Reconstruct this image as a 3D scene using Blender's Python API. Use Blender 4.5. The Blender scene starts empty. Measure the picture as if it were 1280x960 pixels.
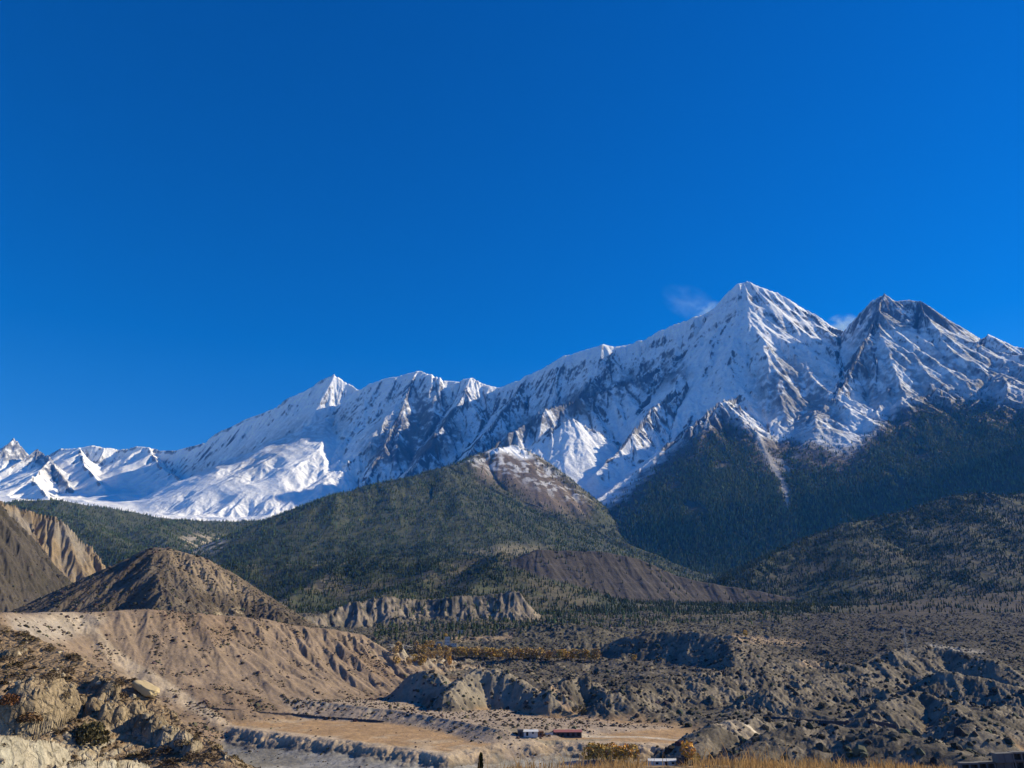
import bpy, math, random
import numpy as np
from concurrent.futures import ThreadPoolExecutor

random.seed(7)
RNG = np.random.default_rng(11)
SC = bpy.context.scene
COL = SC.collection
f4 = np.float32

# ------------------------------------------------------------------ camera, sky, sun, exposure
FPX = 967.0                       # focal length in pixels of the 1280 px wide photograph
HORIZON = 800.0                   # row of the eye-level horizon
PITCH = math.atan((HORIZON - 480.0) / FPX)
cam = bpy.data.objects.new('camera', bpy.data.cameras.new('camera'))
COL.objects.link(cam)
cam.data.sensor_width = 36.0
cam.data.lens = 36.0 * FPX / 1280.0
cam.data.clip_start = 0.3
cam.data.clip_end = 60000.0
cam.location = (0, 0, 0)
cam.rotation_euler = (math.pi / 2 + PITCH, 0, 0)
SC.camera = cam

SUN_AZ = math.radians(73.0)       # clockwise from the view direction (+Y)
SUN_EL = math.radians(29.0)
world = bpy.data.worlds.new('World')
SC.world = world
world.use_nodes = True
wn = world.node_tree
bg = wn.nodes['Background']
sky = wn.nodes.new('ShaderNodeTexSky')
sky.sky_type = 'NISHITA'
sky.sun_disc = False
sky.sun_elevation = SUN_EL
sky.sun_rotation = SUN_AZ
sky.altitude = 2800.0
sky.air_density = 1.0
sky.dust_density = 0.0
sky.ozone_density = 4.0
hs = wn.nodes.new('ShaderNodeHueSaturation')
hs.inputs['Saturation'].default_value = 1.34
hs.inputs['Hue'].default_value = 0.511
wn.links.new(sky.outputs[0], hs.inputs['Color'])
vm = wn.nodes.new('ShaderNodeVectorMath'); vm.operation = 'MULTIPLY'
vm.inputs[1].default_value = (1.05, 1.0, 1.12)      # the thin, very deep blue air of high altitude
wn.links.new(hs.outputs[0], vm.inputs[0])
wn.links.new(vm.outputs[0], bg.inputs[0])
bg.inputs[1].default_value = 0.112

sl = bpy.data.lights.new('sun', 'SUN')
sl.energy = 5.0
sl.angle = math.radians(0.5)
sl.color = (1.0, 0.93, 0.82)
sun = bpy.data.objects.new('sun', sl)
COL.objects.link(sun)
from mathutils import Vector
SUNV = Vector((math.sin(SUN_AZ) * math.cos(SUN_EL), math.cos(SUN_AZ) * math.cos(SUN_EL), math.sin(SUN_EL)))
sun.rotation_euler = (-SUNV).to_track_quat('-Z', 'Y').to_euler()
sun.location = SUNV * 9000

SC.view_settings.view_transform = 'Standard'
SC.view_settings.look = 'None'
SC.view_settings.exposure = 0.35
SC.view_settings.gamma = 1.0
SC.view_settings.use_curve_mapping = False
SC.cycles.volume_bounces = 0
SC.cycles.max_bounces = 4
SC.cycles.diffuse_bounces = 2
SC.cycles.use_denoising = True

# ------------------------------------------------------------------ helpers: projection, noise, ridges
CP, SP = math.cos(PITCH), math.sin(PITCH)

def P(u, v, Y):
    """point at forward distance Y that the camera sees at photo pixel (u, v)"""
    a = (u - 640.0) / FPX
    b = (480.0 - v) / FPX
    yy = CP - b * SP
    zz = SP + b * CP
    return (a / yy * Y, Y, zz / yy * Y)

def proj(x, y, z):
    d = y * CP + z * SP
    d = np.maximum(d, 1e-3)
    w = -y * SP + z * CP
    return 640 + FPX * x / d, 480 - FPX * w / d

POOL = ThreadPoolExecutor(4)

def chunked(fn, *arrs):
    """run a pointwise function over row blocks in threads"""
    n = arrs[0].shape[0]
    if n < 16: return fn(*arrs)
    k = max(1, min(16, n // 8))
    idx = np.array_split(np.arange(n), k)
    res = list(POOL.map(lambda I: fn(*[a[I[0]:I[-1] + 1] for a in arrs]), idx))
    if isinstance(res[0], tuple):
        return tuple(np.concatenate([r[i] for r in res]) for i in range(len(res[0])))
    return np.concatenate(res)

def ihash(ix, iy, seed):
    h = (ix.astype(np.int64) * 374761393 + iy.astype(np.int64) * 668265263 + seed * 1274126177) & 0xffffffff
    h = h.astype(np.uint32)
    h ^= h >> np.uint32(13)
    h *= np.uint32(1274126177)
    h ^= h >> np.uint32(16)
    h *= np.uint32(2246822519)
    h ^= h >> np.uint32(15)
    return h

def perlin(x, y, seed=0):
    ix = np.floor(x); iy = np.floor(y)
    fx = (x - ix).astype(f4); fy = (y - iy).astype(f4)
    ix = ix.astype(np.int64); iy = iy.astype(np.int64)
    ux = fx * fx * fx * (fx * (fx * 6 - 15) + 10)
    uy = fy * fy * fy * (fy * (fy * 6 - 15) + 10)
    def g(dx, dy):
        a = ihash(ix + dx, iy + dy, seed).astype(f4) * f4(6.2831853 / 4294967296.0)
        return np.cos(a) * (fx - dx) + np.sin(a) * (fy - dy)
    a = g(0, 0); b = g(1, 0); c = g(0, 1); d = g(1, 1)
    return 1.5 * (a + ux * (b - a) + uy * (c - a) + ux * uy * (a - b - c + d))

def fbm(x, y, wl, octs=4, seed=0, gain=0.5, ridged=False):
    def fn(x, y):
        s = np.zeros(x.shape, f4); amp = 1.0; w = wl; tot = 0
        for o in range(octs):
            n = perlin(x / w + 17.3 * o, y / w - 9.1 * o, seed + o * 31)
            if ridged:
                n = 1 - 2 * np.abs(n)
            s += amp * n; tot += amp
            amp *= gain; w /= 2.03
        return s / tot
    return chunked(fn, x, y)

def sstep(a, b, x):
    t = np.clip((x - a) / (b - a), 0, 1)
    return t * t * (3 - 2 * t)

def erode(x, y, gx, gy, wl, octs, amp, gain=0.5, seed=0, branch=1.0, smin=0.05, smax=0.5, sharp=0.6, k=1.6):
    """gullies that follow the fall line and branch: adds stripes across the slope, octave by octave"""
    def fn(x, y, gx, gy):
        gx = gx.copy(); gy = gy.copy()
        h = np.zeros(x.shape, f4); A = amp; w = wl
        for o in range(octs):
            px = x / (w * k); py = y / (w * k)
            L = np.hypot(gx, gy) + 1e-6
            sx = (gy / L).astype(f4); sy = (-gx / L).astype(f4)
            st = sstep(smin, smax, L).astype(f4)
            ix = np.floor(px).astype(np.int64); iy = np.floor(py).astype(np.int64)
            fx = (px - ix).astype(f4); fy = (py - iy).astype(f4)
            C = np.zeros(x.shape, f4); S = np.zeros(x.shape, f4); W = np.full(x.shape, 1e-6, f4)
            for i in (-1, 0, 1):
                for j in (-1, 0, 1):
                    hh = ihash(ix + i, iy + j, seed + o * 57)
                    ox = (hh & np.uint32(0xffff)).astype(f4) / 65536.0
                    oy = (hh >> np.uint32(16)).astype(f4) / 65536.0
                    dx = fx - (i + 0.15 + 0.7 * ox); dy = fy - (j + 0.15 + 0.7 * oy)
                    wt = np.exp(-2.6 * (dx * dx + dy * dy))
                    ph = (dx * sx + dy * sy) * f4(6.2831853 * k)
                    C += wt * np.cos(ph); S += wt * np.sin(ph); W += wt
            C /= W; S /= W
            r = 1 - 2 * np.sqrt(np.clip((1 - C) * 0.5, 0, 1))
            h += A * st * ((1 - sharp) * C + sharp * r)
            kk = -S * (6.2831853 * A / w) * st * branch
            gx = gx + kk * sx; gy = gy + kk * sy
            A *= gain; w /= 2.0
        return h
    return chunked(fn, x, y, gx, gy)

class Grid:
    """fan-shaped terrain sheet: columns of constant x / y, rows of constant distance"""
    def __init__(s, t0, t1, nt, Y0, Y1, nY, power=None):
        t = np.linspace(t0, t1, nt)
        Y = np.geomspace(Y0, Y1, nY) if power is None else np.linspace(Y0, Y1, nY)
        s.t, s.Y = t, Y
        s.y, s.x = np.broadcast_to(Y[:, None], (nY, nt)).copy(), Y[:, None] * t[None, :]
        s.T = np.broadcast_to(t[None, :], (nY, nt))
    def grad(s, H):
        HY, Ht = np.gradient(H, s.Y, s.t)
        gx = Ht / s.y
        return gx, HY - gx * s.T

def dens(pts, n=6, jit=0.0, seed=1):
    """subdivide a crest given as (u, v, Y) and jitter its distance while it keeps its pixels; returns world points"""
    r = np.random.default_rng(seed)
    pts = np.array(pts, float)
    out = []
    for a, b in zip(pts[:-1], pts[1:]):
        for k in range(n):
            out.append(a + (b - a) * k / n)
    out.append(pts[-1])
    out = np.array(out)
    if jit:
        j = np.cumsum(r.normal(0, 1, len(out))); j -= np.linspace(j[0], j[-1], len(out))
        out[:, 2] += jit * j / (np.abs(j).max() + 1e-6)
    return np.array([P(*p) for p in out])

def ridge(x, y, pts, near=1.0, far=0.4, L=500.0, lr=(1.0, 1.0), rnd=0.0, cap=1.0):
    """height of a crest line with flanks that start steep and flatten; lr scales the slope left / right of the line"""
    def fn(x, y):
        best = np.full(x.shape, -1e9, f4)
        for k, (a, b) in enumerate(zip(pts[:-1], pts[1:])):
            dx, dy = b[0] - a[0], b[1] - a[1]
            l2 = dx * dx + dy * dy + 1e-6
            t = np.clip(((x - a[0]) * dx + (y - a[1]) * dy) / l2, 0, 1)
            ex = x - a[0] - t * dx; ey = y - a[1] - t * dy
            d = np.hypot(ex, ey)
            if lr != (1.0, 1.0):
                q = 0.5 + 0.5 * (ex * dy - ey * dx) / (np.hypot(ex, ey) * math.sqrt(l2) + 1e-3)
                al = np.abs(ex * dx + ey * dy) / (np.hypot(ex, ey) * math.sqrt(l2) + 1e-3)
                fs = lr[0] + (lr[1] - lr[0]) * q
                d = d * (fs + (max(lr) - fs) * al)
            if cap != 1.0: d = d * (1 + (cap - 1) * np.clip((ex * dx + ey * dy) / (np.hypot(ex, ey) * math.sqrt(l2) + 1e-3) * 1.6, 0, 1))
            if rnd: d = np.sqrt(d * d + rnd * rnd) - rnd
            h = a[2] + t * (b[2] - a[2]) - far * d - (near - far) * L * (1 - np.exp(-d / L))
            best = np.maximum(best, h.astype(f4))
        return best
    return chunked(fn, x, y)

def smax(a, b, k):
    h = np.clip(0.5 + 0.5 * (a - b) / k, 0, 1)
    return b + (a - b) * h + k * h * (1 - h)

def interp(x, xs, ys):
    return np.interp(x, xs, ys)

def inpoly(u, v, poly, soft=8.0):
    """soft mask of a polygon: signed distance to its outline"""
    p = np.array(poly, float)
    d = np.full(u.shape, 1e9); ins = np.zeros(u.shape, bool)
    for (ax, ay), (bx, by) in zip(p, np.roll(p, -1, axis=0)):
        ex, ey = bx - ax, by - ay
        t = np.clip(((u - ax) * ex + (v - ay) * ey) / (ex * ex + ey * ey), 0, 1)
        d = np.minimum(d, np.hypot(u - ax - t * ex, v - ay - t * ey))
        cond = ((ay > v) != (by > v)) & (u < ex * (v - ay) / (ey if ey else 1e-9) + ax)
        ins ^= cond
    sd = np.where(ins, d, -d)
    return sstep(-soft, soft, sd)

def hit(g, H, u, v, y0=0.0):
    """the point of a sheet that the camera sees at pixel (u, v)"""
    q = P(u, v, 1.0)
    k = (q[0] - g.t[0]) / (g.t[1] - g.t[0])
    k = min(max(k, 0), len(g.t) - 2); i = int(k); f = k - i
    Hc = H[:, i] * (1 - f) + H[:, i + 1] * f
    ok = np.nonzero((Hc >= q[2] * g.Y) & (g.Y > y0))[0]
    j = ok[0] if len(ok) else int(np.argmin(np.abs(Hc - q[2] * g.Y) + (g.Y <= y0) * 1e6))
    return Vector((q[0] * g.Y[j], g.Y[j], float(Hc[j])))

def mixc(a, b, m):
    m = np.asarray(m)[..., None]
    return a * (1 - m) + np.asarray(b) * m

# ------------------------------------------------------------------ helpers: meshes and materials
def set_props(o, label=None, cat=None, group=None, kind=None):
    if label: o['label'] = label
    if cat: o['category'] = cat
    if group: o['group'] = group
    if kind: o['kind'] = kind

def mesh_np(name, co, tris=None, quads=None, col=None, smooth=True, mats=(), midx=None):
    me = bpy.data.meshes.new(name)
    nt = 0 if tris is None else len(tris)
    nq = 0 if quads is None else len(quads)
    me.vertices.add(len(co))
    me.vertices.foreach_set('co', np.asarray(co, f4).ravel())
    loops = []
    if nq: loops.append(np.asarray(quads, np.int32).ravel())
    if nt: loops.append(np.asarray(tris, np.int32).ravel())
    loops = np.concatenate(loops)
    me.loops.add(len(loops))
    me.loops.foreach_set('vertex_index', loops)
    start = np.concatenate([np.arange(nq) * 4, nq * 4 + np.arange(nt) * 3]).astype(np.int32)
    me.polygons.add(nq + nt)
    me.polygons.foreach_set('loop_start', start)
    me.polygons.foreach_set('use_smooth', np.full(nq + nt, smooth))
    for m in mats: me.materials.append(m)
    if midx is not None:
        me.polygons.foreach_set('material_index', np.asarray(midx, np.int32))
    me.update(calc_edges=True)
    if col is not None:
        at = me.color_attributes.new('tint', 'FLOAT_COLOR', 'POINT')
        c = np.ones((len(co), 4), f4); c[:, :3] = col.reshape(-1, 3)
        at.data.foreach_set('color', c.ravel())
    return me

def link(name, me, parent=None):
    o = bpy.data.objects.new(name, me)
    COL.objects.link(o)
    if parent is not None: o.parent = parent
    return o

def sheet(name, g, H, col, mat, smooth=True):
    nY, nt = H.shape
    co = np.stack([g.x, g.y, H], -1).reshape(-1, 3)
    i = np.arange(nY * nt).reshape(nY, nt)
    q = np.stack([i[:-1, :-1], i[:-1, 1:], i[1:, 1:], i[1:, :-1]], -1).reshape(-1, 4)
    o = link(name, mesh_np(name, co, quads=q, col=col, smooth=smooth, mats=(mat,)))
    o['kind'] = 'structure'
    return o

def tint_material(name, rough=0.95, scales=((0.05, 0.35), (0.4, 0.25)), bump=None, spec=0.15):
    """the mesh's own albedo, broken up by several sizes of noise"""
    m = bpy.data.materials.new(name); m.use_nodes = True
    n = m.node_tree; b = n.nodes['Principled BSDF']
    b.inputs['Roughness'].default_value = rough
    b.inputs['Specular IOR Level'].default_value = spec
    at = n.nodes.new('ShaderNodeVertexColor'); at.layer_name = 'tint'
    tc = n.nodes.new('ShaderNodeTexCoord')
    last = at.outputs['Color']
    for sc, amt in scales:
        no = n.nodes.new('ShaderNodeTexNoise'); no.inputs['Scale'].default_value = sc
        no.inputs['Detail'].default_value = 5.0; no.inputs['Roughness'].default_value = 0.65
        n.links.new(tc.outputs['Object'], no.inputs['Vector'])
        mr = n.nodes.new('ShaderNodeMapRange')
        mr.inputs['From Min'].default_value = 0.3; mr.inputs['From Max'].default_value = 0.7
        mr.inputs['To Min'].default_value = 1 - amt; mr.inputs['To Max'].default_value = 1 + amt
        n.links.new(no.outputs['Fac'], mr.inputs['Value'])
        mx = n.nodes.new('ShaderNodeVectorMath'); mx.operation = 'SCALE'
        n.links.new(last, mx.inputs[0]); n.links.new(mr.outputs[0], mx.inputs['Scale'])
        last = mx.outputs[0]
    n.links.new(last, b.inputs['Base Color'])
    if bump and len(bump) > 3:
        bump2 = bump[3]
    else:
        bump2 = None
    if bump:
        no = n.nodes.new('ShaderNodeTexNoise'); no.inputs['Scale'].default_value = bump[0]
        no.inputs['Detail'].default_value = 6.0; no.inputs['Roughness'].default_value = 0.7
        n.links.new(tc.outputs['Object'], no.inputs['Vector'])
        bp = n.nodes.new('ShaderNodeBump'); bp.inputs['Distance'].default_value = bump[1]
        bp.inputs['Strength'].default_value = bump[2] if len(bump) > 2 else 1.0
        n.links.new(no.outputs['Fac'], bp.inputs['Height'])
        if bump2:
            n2 = n.nodes.new('ShaderNodeTexVoronoi'); n2.inputs['Scale'].default_value = bump2[0]; n2.feature = 'DISTANCE_TO_EDGE'
            wp = n.nodes.new('ShaderNodeTexNoise'); wp.inputs['Scale'].default_value = bump2[0] * .7; wp.inputs['Detail'].default_value = 4
            ad = n.nodes.new('ShaderNodeVectorMath'); ad.operation = 'MULTIPLY_ADD'
            ad.inputs[1].default_value = (1.6 / bump2[0],) * 3
            n.links.new(tc.outputs['Object'], wp.inputs['Vector']); n.links.new(wp.outputs['Color'], ad.inputs[0]); n.links.new(tc.outputs['Object'], ad.inputs[2])
            n.links.new(ad.outputs[0], n2.inputs['Vector'])
            mr = n.nodes.new('ShaderNodeMapRange'); mr.inputs['From Max'].default_value = .22
            n.links.new(n2.outputs['Distance'], mr.inputs['Value'])
            b2 = n.nodes.new('ShaderNodeBump'); b2.inputs['Distance'].default_value = bump2[1]
            n.links.new(mr.outputs[0], b2.inputs['Height']); n.links.new(bp.outputs[0], b2.inputs['Normal'])
            bp = b2
        n.links.new(bp.outputs[0], b.inputs['Normal'])
    return m

MT = {}
MT['mountain'] = tint_material('mountain_rock_and_snow', 0.8, ((0.012, 0.12), (0.05, 0.12)), (0.03, 14.0, 0.8), 0.2)
MT['hill'] = tint_material('hill_ground', 0.95, ((0.02, 0.25), (0.1, 0.2)), (0.06, 5.0, 0.6))
MT['ground'] = tint_material('valley_ground', 0.95, ((0.05, 0.25), (0.3, 0.2)), (0.25, 1.2, 0.7))
MT['slope'] = tint_material('slope_ground', 0.95, ((0.4, 0.25), (2.5, 0.25)), (1.5, 0.3, 0.9, (.55, .35)))
MT['needle'] = tint_material('conifer_needles', 0.8, ((0.3, 0.25),), None, 0.1)
MT['leaf'] = tint_material('autumn_leaves', 0.8, ((0.5, 0.2),), None, 0.1)

SNOW = np.array([0.86, 0.87, 0.89]); ROCK = np.array([0.135, 0.14, 0.16]); BROWN = np.array([0.15, 0.115, 0.085])
FLOOR = np.array([0.05, 0.062, 0.032])

# general rise of the valley away from the camera
GY = [0, 300, 480, 800, 1100, 1500, 2000, 2600, 3500, 4500, 5500, 6500, 8000, 10000, 12000, 14000]
GZ = [-70, -66, -62, -58, -36, 0, 52, 105, 165, 345, 640, 960, 1200, 1750, 2450, 2900]

# ------------------------------------------------------------------ the snow range
def build_range():
    g = Grid(-0.86, 0.86, 1500, 4600, 14500, 1000)
    x, y = g.x, g.y
    base = interp(y, GY, GZ).astype(f4)
    left = sstep(.12, -.12, g.T) * sstep(6000, 8000, y)
    base = base * (1 - left) + left * interp(y, [6000, 8000, 9500, 11000, 12500, 14500], [760, 1290, 1640, 2020, 2500, 2600])
    base += 60 * fbm(x, y, 1500, 3, 5)
    sky_l = [(-90,572,12400),(-40,575,12300),(0,563,12200),(8,556,12200),(17,549,12200),(25,556,12200),(37,571,12300)]
    sky_l2 = [(30,575,12000),(40,567,12000),(47,562,12000),(53,566,12000),(62,577,11600),(72,590,11000),(84,605,10500)]
    sky_a = [(30,580,13200),(60,571,13200),(75,563,13100),(100,560,13000),(115,557,13000),(130,561,13000),(150,564,13100),(170,560,13000),(185,561,12900),
             (200,566,12800),(220,565,12600),(240,560,12400),(255,556,12200),(268,545,12100),(290,535,11900),(315,522,11700),(340,514,11500),
             (360,500,11400),(385,487,11300),(400,477,11250),(418,469,11200),(432,478,11200),(450,488,11100)]
    sky_b = [(440,492,10600),(462,480,10500),(480,474,10450),(500,470,10400),(522,464,10300),(540,468,10200),(556,476,10150),(575,478,10100),(590,473,10050),
             (605,481,10000),(625,485,9950),(650,475,9900),(675,462,9850),(700,448,9800),(725,440,9750),(755,431,9700),(770,434,9680),(790,430,9650),
             (820,418,9600),(850,404,9550),(880,393,9500),(898,384,9480),(910,368,9450),(923,355,9430),(935,352,9400),(950,359,9380),(970,366,9340),(990,377,9300),
             (1015,392,9240),(1035,405,9180),(1052,415,9100)]
    sky_c = [(1046,424,8700),(1058,411,8650),(1075,391,8600),(1090,375,8550),(1105,368,8500),(1118,377,8450),(1135,375,8400),(1150,377,8350),(1170,391,8300),
             (1190,407,8250),(1205,421,8200),(1218,430,8150)]
    sky_d = [(1205,436,7900),(1220,428,7850),(1235,419,7800),(1250,426,7800),(1265,432,7750),(1280,436,7700),(1320,455,7600),(1380,500,7400)]
    H = base
    for i, (pts, n, f_, L) in enumerate(((sky_l, 1.3, .62, 400), (sky_l2, 1.2, .6, 400), (sky_a, 1.75, 1.0, 420), (sky_b, 1.5, 1.05, 500), (sky_c, 1.5, 1.1, 600), (sky_d, 1.3, .9, 600))):
        H = smax(H, ridge(x, y, dens(pts, 3, 60, i), n, f_, L, (1.0, 1.0), (0, 0, 15.0, 45.0, 15.0, 0)[i]), 30)
    spurs = [
        # (crest, near slope, far slope, L)
        ([(450,488,10900),(412,528,10200),(370,553,9500),(395,580,8900),(424,614,8300),(440,640,7900)], 1.0, .6, 400),
        ([(522,464,10300),(500,515,9500),(478,560,8700),(455,605,8000)], 1.3, .9, 300),
        ([(590,473,10050),(562,520,9200),(535,560,8400),(505,600,7700)], 1.3, .9, 300),
        ([(660,470,9880),(625,520,8900),(590,560,8100),(555,600,7400)], 1.3, .9, 300),
        ([(860,440,9000),(800,470,8600),(740,492,8200),(680,515,7800),(625,550,7400),(580,585,7000)], 1.3, .9, 300),
        ([(770,434,9680),(750,470,9100),(720,495,8500)], 1.4, .9, 250),
        ([(935,352,9400),(912,395,8950),(885,440,8400),(860,480,7900),(815,510,7400),(790,545,6900),(745,590,6400)], 1.3, .9, 350),
        ([(970,366,9340),(945,420,8800),(915,465,8200),(880,500,7600),(850,545,7000)], 1.2, .9, 300),
        ([(1052,415,9100),(1000,440,8500),(960,470,8000),(935,490,7500),(905,504,7000),(885,516,6800),(850,545,6550),(800,585,6250),(740,628,5900),(690,660,5450),(650,688,5000)], .95, .6, 350),
        ([(905,504,7000),(925,513,6900),(942,532,6750)], 1.0, .8, 300),
        ([(985,447,8400),(1012,478,7900),(1003,506,7400),(1030,530,7050),(1058,556,6700),(1030,590,6300),(1000,630,5900)], 1.1, .7, 250),
        ([(1105,368,8500),(1085,420,7900),(1062,462,7400),(1045,500,6900)], 1.2, .9, 300),
        ([(1150,377,8350),(1165,425,7700),(1130,470,7200),(1090,510,6800)], 1.2, .9, 300),
        ([(1235,419,7800),(1212,452,7300),(1185,478,6900),(1155,495,6650),(1110,528,6350),(1055,568,6000),(1010,610,5700),(965,650,5350)], .9, .55, 400),
        ([(1280,436,7700),(1270,470,7100),(1240,492,6650),(1200,530,6200),(1150,575,5800),(1100,620,5400)], .85, .5, 400),
        ([(1300,500,6800),(1270,540,6300),(1240,575,5900),(1190,610,5500)], .8, .55, 400),
        # the small sunlit peak before the wall
        ([(660,566,6900),(676,550,7050),(688,537,7150),(702,528,7230),(716,524,7260),(730,530,7250),(745,540,7230),(765,551,7250),(785,558,7300)], 1.0, .85, 250),
        
        # ribs on the snow slopes of the basin
        ([(370,553,9500),(330,580,8900),(290,605,8400),(240,630,7900)], .8, .6, 300),
        ([(395,580,8900),(360,605,8400),(320,632,7900)], .8, .6, 300),
        ([(100,560,13000),(105,585,11800),(130,610,10500)], .7, .6, 300),
        ([(185,561,12900),(200,585,11800),(225,600,10800)], .7, .6, 300),
        ([(62,577,11600),(40,600,10200),(60,625,9000)], .65, .58, 300),
    ]
    for i, (pts, n, f_, L) in enumerate(spurs):
        H = smax(H, ridge(x, y, dens(pts, 3, 40, 50 + i), n, f_, L), 40)
    H = base - 10 + (H - base + 10) * sstep(4600, 5200, y)
    dcrest = -ridge(x, y, np.concatenate([dens(sky_a, 3, 60, 2), dens(sky_b, 3, 60, 3)]) * [1, 1, 0], 1, 1, 10)
    dcr2 = -ridge(x, y, np.concatenate([dens(sky_l, 3, 60, 0), dens(sky_c, 3, 60, 4), dens(sky_d, 3, 60, 5)]) * [1, 1, 0], 1, 1, 10)
    near = np.minimum(dcrest, dcr2)
    calm = .45 + .55 * sstep(0, 130, near)
    alt = sstep(500, 1500, H)
    gx, gy = g.grad(H)
    basin = sstep(450, 380, 640 + FPX * x / y * .95) * sstep(7000, 8000, y)
    basin = basin * sstep(1.0, .55, np.hypot(gx, gy))
    H = H + 45 * basin * fbm(x + .6 * y, y * .5, 800, 3, 113, ridged=True)
    E = erode(x, y, gx, gy, 520, 6, 62, .5, 3, .8, .08, .6)
    wood = sstep(2000, 1300, H) * (g.T > -.05)
    H = H + E * (0.3 + .7 * alt) * (1 - .78 * wood) * (1 - .55 * np.exp(-((x - 560) ** 2 + (y - 7150) ** 2) / 350.0 ** 2)) * calm * (1 - basin * (.95 - .4 * sstep(-.1, .4, fbm(x, y, 900, 3, 114))))
    H += (14 * fbm(x, y, 200, 5, 9, ridged=True, gain=.6) * (0.3 + alt) * (1 - .5 * wood) * calm * (1 - .85 * basin)).astype(f4)
    gx, gy = g.grad(H)
    sl = np.hypot(gx, gy)
    u, v = proj(x, y, H)
    # snow lies where it is high and not too steep
    n1 = fbm(x, y, 500, 5, 21); n2 = fbm(x, y, 90, 4, 22, gain=.65)
    line = interp(u, [0, 250, 430, 560, 640, 740, 850, 905, 950, 1060, 1110, 1160, 1280], [660, 665, 650, 620, 590, 650, 550, 515, 540, 560, 520, 490, 500])
    high = sstep(-14, 12, line - v + 14 * n1 + 18 * n2)
    steep = sl + .35 * n1 + .6 * n2
    lim = interp(u, [0, 380, 450, 700, 1000, 1060, 1280], [1.3, 1.75, 1.5, 1.5, 1.5, 1.5, 1.3])
    lim = lim + .8 * sstep(250, 0, dcrest)
    snow = high * (1 - sstep(lim - .12, lim + .3, steep))
    # bare bands of the wall and the dark buttresses
    band = inpoly(u, v, [(560,605),(600,560),(660,520),(720,488),(790,468),(850,452),(858,470),(800,490),(745,512),(690,525),(640,560),(600,595)], 16)
    butt = inpoly(u, v, [(455,560),(490,520),(525,490),(560,500),(580,545),(540,590),(480,590)], 18)
    bl = inpoly(u, v, [(230,590),(290,565),(370,525),(440,510),(430,540),(370,560),(300,600)], 14)
    rk = inpoly(u, v, [(940,470),(985,445),(1040,480),(1060,545),(1000,545),(950,510)], 18)
    pk = inpoly(u, v, [(1060,425),(1105,365),(1150,375),(1215,430),(1150,415),(1110,410),(1080,450)], 12)
    rk2 = inpoly(u, v, [(1060,440),(1130,430),(1225,440),(1290,450),(1290,505),(1180,490),(1080,520)], 18)
    fl = np.maximum(inpoly(u, v, [(-20,575),(0,556),(17,545),(34,562),(38,572),(10,578)], 5), inpoly(u, v, [(36,572),(47,558),(62,572),(86,605),(78,612),(58,592)], 5)) * (y > 9500)
    r3 = np.maximum(np.maximum(band, .95 * butt), np.maximum(.4 * bl, np.maximum(.8 * rk, np.maximum(.8 * pk, .65 * rk2))))
    snow *= 1 - .85 * fl * sstep(-.4, .1, n2 + .6 * n1)
    snow *= 1 - r3 * sstep(-.25, .25, n2 + .6 * n1 + .15)
    rock = mixc(np.broadcast_to(ROCK, u.shape + (3,)), (.15, .142, .138), sstep(.0, .5, n1))
    low = 1 - sstep(-30, 10, line - v)
    bare = sstep(-85, -12, line - v + 34 * n1 + 18 * n2)          # brown alpine slopes just under the snow
    ground = mixc(np.broadcast_to(FLOOR * .7 + np.array([.16, .13, .08]) * .3, u.shape + (3,)), BROWN, bare * .9)
    col = mixc(rock, ground, low)
    chute = inpoly(u, v, [(940,530),(950,528),(958,560),(975,585),(986,610),(988,636),(981,636),(976,608),(962,585),(948,560)], 4) * (y < 7600)
    scree = inpoly(u, v, [(952,575),(1000,565),(990,590),(975,600)], 6) * sstep(-.1, .2, n2)
    chute = np.maximum(chute, scree)
    col = mixc(col, (.42, .40, .38), chute * .8)
    col = mixc(col, SNOW, snow)
    o = sheet('snow_mountains', g, H, col, MT['mountain'])
    set_props(o, 'snow covered mountain range with rocky faces under the blue sky')
    dn = low * (1 - .9 * bare) * (1 - chute) * sstep(-.25, .1, fbm(x, y, 350, 4, 77) + .25) * (y < 7200)
    return g, H, dn
RANGE = build_range()
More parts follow.
